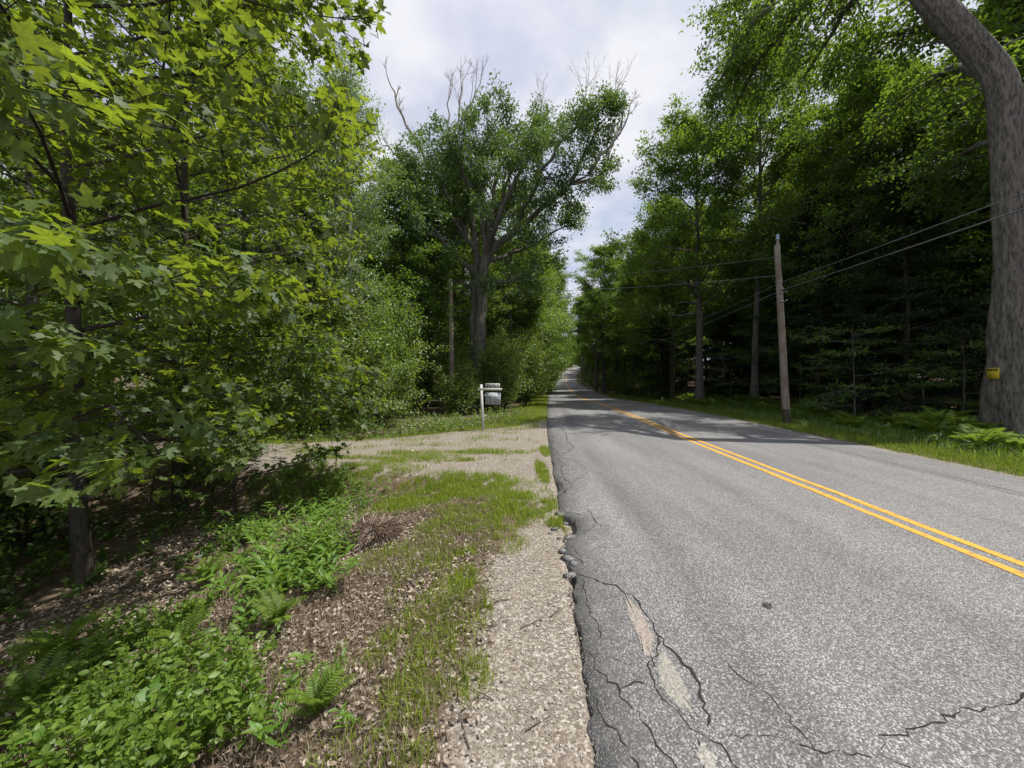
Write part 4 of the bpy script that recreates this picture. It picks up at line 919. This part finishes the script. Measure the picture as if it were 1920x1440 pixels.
# ------------------------------------------------------------------ real estate sign
M_WHITE = plain_mat('white_paint', (.58, .58, .56), (.50, .50, .49), .6, 9)
M_PANEL = plain_mat('sign_panel', (.46, .48, .51), (.45, .47, .50), .9, 2, spec=.1)
M_INK = plain_mat('black_ink', (.012, .014, .016), (.02, .02, .022), .5, 9)
M_GREENINK = plain_mat('dark_green_ink', (.06, .10, .09), (.08, .12, .11), .6, 9)
def text_mesh(txt, size, mat, width=None, bold=0.0, ax='CENTER'):
    cu = bpy.data.curves.new('lettering', 'FONT'); cu.body = txt; cu.size = size; cu.align_x = ax; cu.align_y = 'CENTER'; cu.extrude = .002; cu.offset = bold
    ob = bpy.data.objects.new('lettering', cu); C.objects.link(ob)
    bpy.context.view_layer.update()
    me = bpy.data.meshes.new_from_object(ob.evaluated_get(bpy.context.evaluated_depsgraph_get()))
    bpy.data.objects.remove(ob)
    co = np.empty(len(me.vertices) * 3); me.vertices.foreach_get('co', co); co = co.reshape(-1, 3)
    if width: co[:, 0] *= width / (np.ptp(co[:, 0]) + 1e-9)
    co = np.column_stack([co[:, 0], -co[:, 2], co[:, 1]])      # stand upright, facing -Y
    me.vertices.foreach_set('co', co.astype(np.float32).ravel()); me.update()
    me.materials.clear(); me.materials.append(mat); return me
sx_, sy_ = -.985, 12.75; sz_ = gz(sx_, sy_)
S0 = empty('real_estate_sign', (sx_, sy_, sz_), math.radians(-8)); tag(S0, 'white wooden post with hanging real estate sign at the far edge of the gravel drive', 'sign')
mb = MB(); lean = -.045
V = []
Rl = np.array([[1, 0, lean], [0, 1, 0], [-lean, 0, 1]]); mb.box((lean * .64, 0, .64), (.075, .075, 1.86), Rl); link('post', mb.mesh('post', M_WHITE), S0)
mb = MB(); mb.box((.24, -.06, 1.405), (.84, .04, .07)); link('arm', mb.mesh('arm', M_WHITE), S0)
mb = MB(); mb.box((.335, -.06, 1.525), (.50, .012, .155)); rid = link('name_panel', mb.mesh('name_panel', M_WHITE), S0)
bars = MB(); rr = np.random.default_rng(3)
for row, words in ((1.558, (5, 7, 3)), (1.496, (3, 3, 4, 2))):
    x = .335 - .22; tot = sum(words) + len(words) - 1; step = .44 / tot
    for wlen in words:
        for q in range(wlen):
            bars.box((x + step * .42, -.0675, row + rr.uniform(-.003, .003)), (step * rr.uniform(.5, .72), .003, rr.uniform(.044, .052)))
            x += step
        x += step
bo = link('lettering', bars.mesh('lettering', M_INK), rid); bo['kind'] = 'stuff'
mb = MB(); mb.box((.35, -.05, 1.095), (.52, .012, .40)); pan = link('hanging_panel', mb.mesh('hanging_panel', M_PANEL), S0)
for (txt, size, z, w, mat) in [('Badger Peabody', .09, 1.155, .46, M_GREENINK), ('& Smith Realty', .08, 1.07, .44, M_GREENINK)]:
    o = link('lettering', text_mesh(txt, size, mat, w, .001), pan); o.location = (.35, -.0595, z - .02)
mb = MB(); mb.box((.35, -.0575, .965), (.46, .003, .075)); link('dark_band', mb.mesh('dark_band', M_INK), pan)
o = link('lettering', text_mesh('603-356-5757', .075, M_WHITE, .42, .0012), pan); o.location = (.35, -.0605, .965)
mb = MB(); aa = np.linspace(.2, 2.9, 10); mb.tube([(.47 + .055 * math.cos(q), -.059, 1.245 + .05 * math.sin(q)) for q in aa], np.full(10, .006), 5)
mb.tube([(.56, -.059, 1.29), (.56, -.059, 1.20)], [.006, .02], 5); mb.tube([(.545, -.059, 1.25), (.585, -.0635, 1.19)], [.008, .008], 5)
lg = link('emblem', mb.mesh('emblem', M_INK), pan); lg['kind'] = 'stuff'
for q in (.17, .53):
    mb = MB(); mb.tube([(q, -.05, 1.36), (q, -.05, 1.32)], [.006, .006], 6); link('hook', mb.mesh('hook', M_DARK), S0)

# ------------------------------------------------------------------ yellow notice on the tree
M_NOTICE = plain_mat('notice_yellow', (.72, .60, .03), (.66, .52, .03), .5, 6)
M_NINK = plain_mat('notice_small_print', (.42, .27, .02), (.35, .22, .02), .6, 6)
N0 = empty('posted_notice', (13.525, 10.5, 1.83), -PI / 2 - .12); tag(N0, 'yellow notice reading POSTED nailed to the massive grey trunk', 'notice')
mb = MB(); mb.box((0, 0, 0), (.30, .006, .30)); link('board', mb.mesh('board', M_NOTICE), N0)
o = link('lettering', text_mesh('POSTED', .105, M_INK, .275, .005), N0); o.location = (0, -.006, .09)
mb = MB()
for k, wd in enumerate((.25, .26, .24, .26, .22, .26)): mb.box((rr.uniform(-.005, .005), -.0045, .02 - k * .029), (wd, .002, .009))
o = link('small_print', mb.mesh('small_print', M_NINK), N0); o['kind'] = 'stuff'
for q in (-.13, .13):
    mb = MB(); mb.tube([(q, -.004, .135), (q, -.012, .135)], [.008, .01], 6); link('nail', mb.mesh('nail', M_STEEL), N0)

# ------------------------------------------------------------------ grass, litter, gravel
def blades(name, x, y, h, w, mat, bend=.5, rs=1):
    r = np.random.default_rng(rs); n_ = len(x); z = ground_z(x, y); a = r.uniform(0, 2 * PI, n_); b = r.uniform(0, 2 * PI, n_)
    bx, by = np.cos(a), np.sin(a); wx, wy = np.cos(b) * w / 2, np.sin(b) * w / 2; k = r.uniform(.15, 1.0, n_) * bend
    o3 = lambda X, Y_, Z: np.stack([X, Y_, Z], -1)
    m1x, m1y, m1z = x + bx * h * k * .28, y + by * h * k * .28, z + h * .55
    tx, ty, tz = x + bx * h * k, y + by * h * k, z + h * (1 - .35 * k)
    V = np.stack([o3(x - wx, y - wy, z - .01), o3(x + wx, y + wy, z - .01), o3(m1x - wx * .8, m1y - wy * .8, m1z), o3(m1x + wx * .8, m1y + wy * .8, m1z), o3(tx, ty, tz)], 1).reshape(-1, 3)
    F = (np.arange(n_)[:, None, None] * 5 + np.array([[0, 1, 3], [0, 3, 2], [2, 3, 4]])[None]).reshape(-1, 3)
    return link(name, mesh_np(name, V, [F], mat))
def sample(n_, x0, x1, y0, y1, rs): r = np.random.default_rng(rs); return r.uniform(x0, x1, n_), r.uniform(y0, y1, n_), r
x, y, r = sample(330000, -5.2, 1.0, 1.35, 9.3, 21); p = grass_zone(x, y); k = (r.random(len(x)) < p) & (x < edge_l(y) + .03); x, y = x[k], y[k]
h = r.uniform(.035, .12, len(x)) * (.45 + 1.1 * fbm(x * 3, y * 3)); tag(blades('roadside_grass', x, y, h, np.full(len(x), .006), L_GRASS, .8, 2), 'bright green grass tufts along the gravel shoulder', 'grass', None, 'stuff')
x, y, r = sample(120000, -9, 1.6, 9.2, 18, 22); p = grass_zone(x, y); k = (r.random(len(x)) < p * .8) & (x < edge_l(y)); x, y = x[k], y[k]
h = r.uniform(.04, .13, len(x)); tag(blades('drive_edge_grass', x, y, h, np.full(len(x), .009), L_GRASS, .8, 3), 'yellowish grass along the far edge of the gravel drive', 'grass', None, 'stuff')
r = np.random.default_rng(23); y = r.uniform(15, 75, 46000); x = edge_l(y) - r.uniform(0, 2.6, len(y)) ** 1.0; p = grass_zone(x, y); k = r.random(len(x)) < p; x, y = x[k], y[k]
h = r.uniform(.06, .16, len(x)); tag(blades('left_verge_grass', x, y, h, np.full(len(x), .012), L_GRASS, .7, 4), 'sunny strip of grass along the left road edge', 'grass', None, 'stuff')
r = np.random.default_rng(24); y = r.uniform(5.0, 80, 80000); y = 5 + (y - 5) * r.random(len(y)) ** .6; dr = r.uniform(.02, 2.8, len(y)); x = edge_r(y) + dr; p = grass_zone(x, y); k = r.random(len(x)) < p; x, y, dr = x[k], y[k], dr[k]
h = r.uniform(.05, .15, len(x)) * (.7 + .5 * np.clip(dr, 0, 2)); tag(blades('right_verge_grass', x, y, h, np.full(len(x), .011), L_GRASSD, .7, 5), 'low grass strip along the right road edge', 'grass', None, 'stuff')
r = np.random.default_rng(25); y = 6 + 44 * r.random(52000) ** 1.3; dr = 1.3 + 4.2 * r.random(len(y)); x = edge_r(y) + dr
k = (r.random(len(x)) < .35 + .65 * (fbm(x * .8, y * .8) > .45)) & (np.hypot(x - 14.15, y - 10.5) > 1.0); x, y = x[k], y[k]
h = r.uniform(.12, .42, len(x)); tag(blades('right_verge_weeds', x, y, h, np.full(len(x), .02), L_SHRUB, .9, 6), 'taller shaded weeds between the right verge and the woods', 'weeds', None, 'stuff')
# sparse dry grass in the litter
x, y, r = sample(44000, -3.2, -.2, 1.4, 5.5, 26); dl = edge_l(y) - x; k = (fbm(x * 1.5 + 3, y * 1.5) > .45) & (dl > .7); x, y = x[k], y[k]
tag(blades('dry_grass', x, y, r.uniform(.03, .10, len(x)), np.full(len(x), .004), L_STRAW, 1.3, 7), 'thin dry grass scattered among the dead leaves', 'grass', None, 'stuff')
# dead leaves
def litter(n_, x0, x1, y0, y1, rs, f, size=(.016, .046)):
    x, y, r = sample(n_, x0, x1, y0, y1, rs); k = f(x, y, r); x, y = x[k], y[k]; n2 = len(x)
    P = np.stack([x, y, ground_z(x, y) + r.uniform(.006, .03, n2)], -1); d = r.normal(0, 1, (n2, 3)) * np.array([1, 1, .25]); N = np.array([0, 0, 1.0]) + r.normal(0, .45, (n2, 3))
    return P, d, N, r.uniform(size[0], size[1], n2)
def lf(x, y, r):
    dl = edge_l(y) - x; w = sstep(.35, 1.0, dl + .5 * (fbm(x * 2.2, y * 2.2 + 4) - .5)) * (1 - sstep(-1.2, -.2, y - drive_near(x))); return (dl > .3) & (r.random(len(x)) < (.05 + .95 * w) * (1 - .75 * grass_zone(x, y)) * np.clip(fbm(x * 1.3 + 20, y * 1.3) * 2.8 - .4, .1, 1))
T_DEAD = (np.array([[0, 0, 0], [.3, .24, .12], [.65, .27, .22], [1, 0, .18], [.65, -.25, .20], [.3, -.24, .16], [.5, 0, -.06]], float), np.array([[0, 6, 1], [1, 6, 2], [2, 6, 3], [3, 6, 4], [4, 6, 5], [5, 6, 0]]))
a = litter(42000, -5.0, -.15, 1.2, 6.8, 31, lf); b = litter(9000, -9, 1, 12.5, 20, 32, lambda x, y, r: (edge_l(y) - x > 1.4) & (y > drive_far(x) + 1) & (r.random(len(x)) < .6), (.06, .12))
c = litter(12000, 9, 22, 6, 30, 33, lambda x, y, r: x - edge_r(y) > 4, (.08, .14))
for nm, q, lb in (('leaf_litter', a, 'brown dead leaves covering the bank below the gravel shoulder'), ('leaf_litter', b, 'dead leaves under the thicket behind the sign'), ('leaf_litter', c, 'dead leaves on the floor of the right woods')):
    tag(link(nm, leaf_mesh(nm, T_DEAD if q is a else T_RH, *q, L_LITTER)), lb, 'dead leaves', None, 'stuff')
# loose stones
M_STONE = plain_mat('loose_stone', (.19, .165, .14), (.50, .46, .41), .9, island=True)
x, y, r = sample(60000, -1.6, 1.3, 1.3, 8.5, 34); dl = edge_l(y) - x
k = (dl > .0) & (r.random(len(x)) < gravel_zone(x, y) * np.clip(1.2 - y * .09, .12, 1) * np.clip(fbm(x * 2 + 7, y * 2) * 2 - .3, .1, 1)); x, y = x[k], y[k]; n_ = len(x)
O8 = np.array([[1, 0, 0], [-1, 0, 0], [0, 1, 0], [0, -1, 0], [0, 0, .8], [0, 0, -.5]]); F8 = np.array([[0, 2, 4], [2, 1, 4], [1, 3, 4], [3, 0, 4], [2, 0, 5], [1, 2, 5], [3, 1, 5], [0, 3, 5]])
s_ = r.uniform(.0025, .0065, n_) * np.where(r.random(n_) < .03, 2.2, 1); V = O8[None] * r.uniform(.6, 1.25, (n_, 6, 3)) * s_[:, None, None]; a = r.uniform(0, 6.28, n_); ca, sa = np.cos(a)[:, None], np.sin(a)[:, None]
V = np.stack([V[..., 0] * ca - V[..., 1] * sa, V[..., 0] * sa + V[..., 1] * ca, V[..., 2]], -1) + np.stack([x, y, ground_z(x, y) + s_ * .4], -1)[:, None]
tag(link('gravel', mesh_np('gravel', V.reshape(-1, 3), [(np.arange(n_)[:, None, None] * 6 + F8[None]).reshape(-1, 3)], M_STONE)), 'loose gravel on the shoulder beside the asphalt', 'gravel', None, 'stuff')

# ------------------------------------------------------------------ plants one by one
def set_matrix(o, p, u, v, n_, s):
    Mx = Matrix.Identity(4)
    for c_, vec in enumerate((u, v, n_)):
        for r_ in range(3): Mx[r_][c_] = float(vec[r_]) * s
    for r_ in range(3): Mx[r_][3] = float(p[r_])
    o.matrix_local = Mx
def stem_plant(seed, H, nl, ll, tmpl, mat, name, nst=1, arch=.5, broad=False):
    r = np.random.default_rng(seed); root = empty(name); lm = mesh_np('leaf', tmpl[0], [tmpl[1]], mat); mb = MB(); TT = Tree(seed)
    for s in range(nst):
        a = r.uniform(0, 6.28); pts = TT.curve((r.normal(0, .03), r.normal(0, .03), -.02), (math.cos(a) * arch, math.sin(a) * arch, 1), H * r.uniform(.7, 1.1), 5, -.5 * arch, .08); mb.tube(pts, np.linspace(.004, .0015, 6), 4)
        for i in range(nl):
            t = .25 + .74 * (i + .5) / nl; p, d = TT.along(pts, t); az = a + PI / 2 * (1 if i % 2 else -1) + r.normal(0, .35) if not broad else r.uniform(0, 6.28)
            ld = np.array([[math.cos(az), math.sin(az), .35 + r.normal(0, .15)]]) + d * .6; N = np.array([[0, 0, 1.0]]) + r.normal(0, .2, (1, 3))
            u, v, nn = frames(ld, N); o = link('leaf', lm, root); set_matrix(o, p, u[0], v[0], nn[0], ll * r.uniform(.7, 1.15) * (1 - .35 * abs(t - .5)))
    link('stem', mb.mesh('stem', mat), root); return root
ST = [stem_plant(401, .34, 9, .105, T_LAN, L_FORB, 'lily_leaved_plant', 2, .6), stem_plant(402, .26, 8, .095, T_LAN, L_FORB, 'lily_leaved_plant', 2, .8), stem_plant(403, .42, 11, .10, T_LAN, L_FORB, 'lily_leaved_plant', 1, .5)]
r = np.random.default_rng(41); cnt = 0
for i in range(400):
    if cnt >= 120: break
    y = r.uniform(2.8, 6.2); px = r.uniform(450, 655); x = (px - 960) / 700 * y
    if px > 650 - (y < 3.3) * 120: continue
    place(ST[int(r.integers(3))], x, y, float(r.uniform(.85, 1.4)), float(r.uniform(0, 6.28)), 'bright green plant with pointed leaves on the bank below the gravel', 'plant', 'pointed leaved plants on the bank'); cnt += 1
for (px, py) in [(560, 1300), (610, 1340), (520, 1390), (470, 1330), (660, 1400), (585, 1250), (430, 1250), (500, 1200), (540, 1430), (400, 1400), (620, 1290), (455, 1180)]:
    Y = 1.85 * 700 / (py - 712); place(ST[int(r.integers(3))], (px - 960) / 700 * Y, Y, .75, float(r.uniform(0, 6.28)), 'pointed leaved plant among dead leaves in the foreground', 'plant', 'foreground pointed leaved plants')
BR = [stem_plant(411, .22, 6, .10, leaf_ovate(.38, .2), L_FORB, 'broad_leaved_seedling', 1, .2, True), stem_plant(412, .30, 7, .085, leaf_ovate(.36, .2), L_FORB, 'broad_leaved_seedling', 1, .3, True)]
for i, (px, py, s) in enumerate([(240, 1410, 1.0), (330, 1380, 1.1), (300, 1340, 1.0), (210, 1430, .9), (380, 1420, .9), (100, 1420, 1.1), (330, 1270, 1.0), (120, 1330, .9), (40, 1390, 1.0)]):
    Y = 2.05 * 700 / (py - 712); place(BR[i % 2], (px - 960) / 700 * Y, Y, s, R_(), 'broad leaved seedling at the bottom left of the picture', 'plant', 'broad leaved seedlings bottom left')
def fern(seed, L, nf):
    r = np.random.default_rng(seed); mb = MB(); k = 22; t = np.linspace(0, 1, k); ax = np.stack([L * t, 0 * t, L * (.75 * t - .72 * t * t)], -1)
    mb.tube(ax, np.linspace(.004, .001, k), 3); D = nrm(np.gradient(ax, axis=0)); V, T_ = leaf_rhomb(.11)
    P = []; dd = []; N = []; s = []
    for i in range(3, k):
        for sg in (-1, 1):
            P.append(ax[i]); dd.append(D[i] * .35 + np.array([0, sg, -.06])); N.append(np.array([-D[i][2], 0, D[i][0]]) + r.normal(0, .15, 3)); s.append(L * .25 * math.sin(PI * min(1, .12 + .88 * (1 - t[i]))) ** .8 * r.uniform(.9, 1.1) * (1.0 if t[i] > .25 else .8) + .012)
    X, F = leaf_arrays((V, T_), np.array(P), np.array(dd), np.array(N), np.array(s)); mb.add(X, F)
    fm = mb.mesh('frond', L_FERN); root = empty('fern')
    for i in range(nf):
        o = link('frond', fm, root); a = i * 6.283 / nf + r.normal(0, .2); o.rotation_euler = (r.normal(0, .12), -r.uniform(.45, 1.05), a); q = r.uniform(.75, 1.1); o.scale = (q, q, q)
    return root
FE = [fern(421, .42, 8), fern(422, .66, 11)]
for i, (px, py, s) in enumerate([(385, 1060, .8), (345, 1210, .75), (520, 1190, .7), (120, 1180, .9), (500, 1130, .6), (590, 1420, .6), (60, 1280, .8), (455, 1030, .6)]):
    Y = 2.0 * 700 / (py - 712); place(FE[0], (px - 960) / 700 * Y, Y, s, R_(), 'small yellow green fern ' + ['at the shaded upper edge of the left bank', 'above the dense ground cover bottom left', 'on the leaf litter right of the ground cover', 'in the shade far left above the ground cover', 'between ground cover and pointed leaved plants', 'lowest on the bank near the picture bottom', 'at the left picture edge in the ground cover', 'highest on the bank beside the pointed leaved plants'][i], 'fern')
for i in range(64):
    y = 8.5 + 34 * r.random() ** 1.4; dr = r.uniform(2.2, 5.4); x = edge_r(y) + dr
    if np.hypot(x - 14.15, y - 10.5) < 1.3: continue
    place(FE[1], x, y, float(r.uniform(.75, 1.2)), R_(), 'green fern in the bank between the right verge and the woods', 'fern', 'ferns along the right wood edge')
for (px, Y, s) in [(1760, 11.2, 1.5), (1800, 11.0, 1.3), (1720, 11.8, 1.25), (1830, 10.6, 1.1), (1770, 12.0, 1.55), (1745, 11.5, 1.2)]:
    place(FE[1], (px - 960) / 700 * Y, Y, s, R_(), 'large fern in the clump left of the massive trunk', 'fern', 'large ferns beside the massive trunk')
# ground cover of small leaves at the bottom left and under the maples
def cover(n_, pts, rs, hmax, size, mat, name, label, tmpl=T_OV):
    r = np.random.default_rng(rs); X = []; Y = []
    for (x0, y0, rx, ry, w) in pts:
        k = int(n_ * w); a = r.uniform(0, 6.28, k); q = np.sqrt(r.random(k)); X.append(x0 + rx * q * np.cos(a)); Y.append(y0 + ry * q * np.sin(a))
    X = np.concatenate(X); Y = np.concatenate(Y); k = (fbm(X * 2.5, Y * 2.5 + 30) > .43) & ((edge_l(Y) - X > 1.0) | (X - edge_r(Y) > 1.6)) & (Y > 1.0); X, Y = X[k], Y[k]; n2 = len(X)
    sx = np.repeat(X, 9); sy = np.repeat(Y, 9); H = np.repeat(r.uniform(.3, 1.0, n2) * hmax * (.6 + .8 * fbm(X, Y)), 9); t = r.uniform(.25, 1.0, n2 * 9); lx = np.repeat(r.normal(0, .25, n2), 9); ly = np.repeat(r.normal(0, .25, n2), 9); z = ground_z(sx, sy)
    P = np.stack([sx + lx * H * t, sy + ly * H * t, z + H * t], -1); d = r.normal(0, 1, (n2 * 9, 3)) * np.array([1, 1, .45]) + np.array([0, 0, .2]); N = np.array([0, 0, 1.0]) + r.normal(0, .55, (n2 * 9, 3))
    mb = MB(); zz = ground_z(X, Y); hh = H[::9]; mb.sticks(np.stack([X, Y, zz - .02], -1), np.stack([X + lx[::9] * hh, Y + ly[::9] * hh, zz + hh], -1), .0025, .001)
    A_, F_ = leaf_arrays(tmpl, P, d, N, r.uniform(size[0], size[1], len(P))); mb.add(A_, F_)
    return tag(link(name, mb.mesh(name, mat)), label, 'ground cover', None, 'stuff')
cover(1500, [(-2.5, 2.0, 1.1, .75, .55), (-3.3, 2.7, 1.0, .7, .30), (-1.75, 1.75, .55, .4, .15)], 51, .34, (.02, .06), L_FORB, 'leafy_ground_cover', 'dense small leaved green ground cover in the bottom left corner')
cover(800, [(-2.5, 3.4, .45, .5, .4), (-2.2, 4.3, .4, .6, .4), (-2.9, 2.9, .5, .4, .2)], 52, .22, (.03, .06), L_FORB, 'leafy_ground_cover', 'patchy small leaved ground cover in the middle of the left bank')
cover(1500, [(-5, 12.9, 3.4, 1.0, .4), (-5.5, 14.2, 3.0, .9, .2), (-2.2, 14.8, 1.8, 1.4, .25), (-.4, 16.5, 1.2, 1.8, .15)], 53, .6, (.05, .09), L_SHRUB, 'leafy_weeds', 'green weeds at the foot of the thicket around the sign post', T_RH)
cover(700, [(-3.6, 7.3, 1.0, .45, .5), (-3.0, 6.3, .9, .6, .3), (-4.2, 5.4, 1.0, .6, .2)], 54, .30, (.035, .07), L_FORB, 'leafy_weeds', 'green weeds at the near edge of the gravel drive', T_LAN)
cover(1100, [(-6, 5.5, 2.5, 2.0, .5), (-7.5, 3.5, 3, 2, .5)], 55, .28, (.05, .09), L_FOREST, 'leafy_ground_cover', 'shaded low plants under the maples', T_RH)
cover(2600, [(12, 12, 3, 3.5, .2), (13.5, 18, 2.5, 4, .2), (13, 25, 2.5, 5, .3), (14, 34, 3, 7, .3)], 56, .55, (.07, .13), L_FOREST, 'leafy_weeds', 'dense shaded weeds along the right wood edge', T_RH)
TW = [stem_plant(431, .75, 16, .09, T_LAN, L_FORB, 'tall_weed', 2, .15, True)]
for (px, Y, s) in [(612, 7.0, 1.0), (640, 6.9, .85), (590, 7.2, .9), (570, 6.6, .7), (655, 6.6, .7)]:
    place(TW[0], (px - 960) / 700 * Y, Y, s, R_(), 'tall upright weed at the near edge of the gravel drive', 'plant', 'tall weeds by the drive')
# dry grass mound
r = np.random.default_rng(61); k = 5200; mx_, my_ = -1.72, 4.55
a = r.uniform(0, 6.28, k); q = np.sqrt(r.random(k)) * .34; bx = mx_ + q * np.cos(a) * 1.1; by = my_ + q * np.sin(a) * .9
P = np.stack([mx_ + (bx - mx_) * .75, my_ + (by - my_) * .75, ground_z(bx, by) + .21 * (1 - (q / .40) ** 2) * r.uniform(.5, 1, k)], -1); d = np.stack([np.cos(a) * .7, np.sin(a) * .7, r.normal(-.55, .3, k)], -1) + r.normal(0, .35, (k, 3)); N = np.stack([np.cos(a), np.sin(a), np.ones(k)], -1) + r.normal(0, .4, (k, 3))
o = link('dry_grass_clump', leaf_mesh('dry_grass_clump', leaf_rhomb(.02), P, d, N, r.uniform(.10, .22, k), L_HAY)); tag(o, 'brown mound of matted dry grass beside the bright green grass', 'dry grass')
# twigs and a scrap of paper
M_TWIG = plain_mat('dead_twig', (.07, .055, .045), (.15, .12, .10), .9, 20)
tl = ['thin twig on the gravel, nearest to the asphalt edge', 'short dark twig in the middle of the gravel shoulder', 'bent twig at the grassy side of the gravel', 'long pale twig lying near the bottom of the gravel', 'twig on the gravel below the broken asphalt', 'small twig on sandy ground at the bottom of the picture']
for i, (px, py, L, a) in enumerate([(1030, 1160, .14, .8), (930, 1130, .13, .1), (925, 1310, .16, 2.4), (880, 1400, .22, 1.9), (975, 1180, .18, .6), (985, 1370, .15, .4)]):
    Y = 1.7 * 700 / (py - 712); X = (px - 960) / 700 * Y; TT = Tree(70 + i); pts = TT.curve((0, 0, 0), (math.cos(a), math.sin(a), 0), L, 5, 0, .12); pts[:, 2] = .004 + .003 * np.arange(6) % .008
    mb = MB(); mb.tube(pts, np.linspace(.004, .002, 6), 5); o = link('fallen_twig', mb.mesh('fallen_twig', M_TWIG)); o.location = (X, Y, gz(X, Y) + .004); tag(o, tl[i], 'twig')
V, T_ = lump(rng, np.array([.07, .05, .03])); o = link('paper_scrap', mesh_np('paper_scrap', V, [T_], plain_mat('paper', (.75, .66, .66), (.6, .5, .52), .8))); o.location = (-2.4, 9.0, gz(-2.4, 9.0) + .02); tag(o, 'crumpled pale scrap of paper lying on the gravel drive', 'litter')
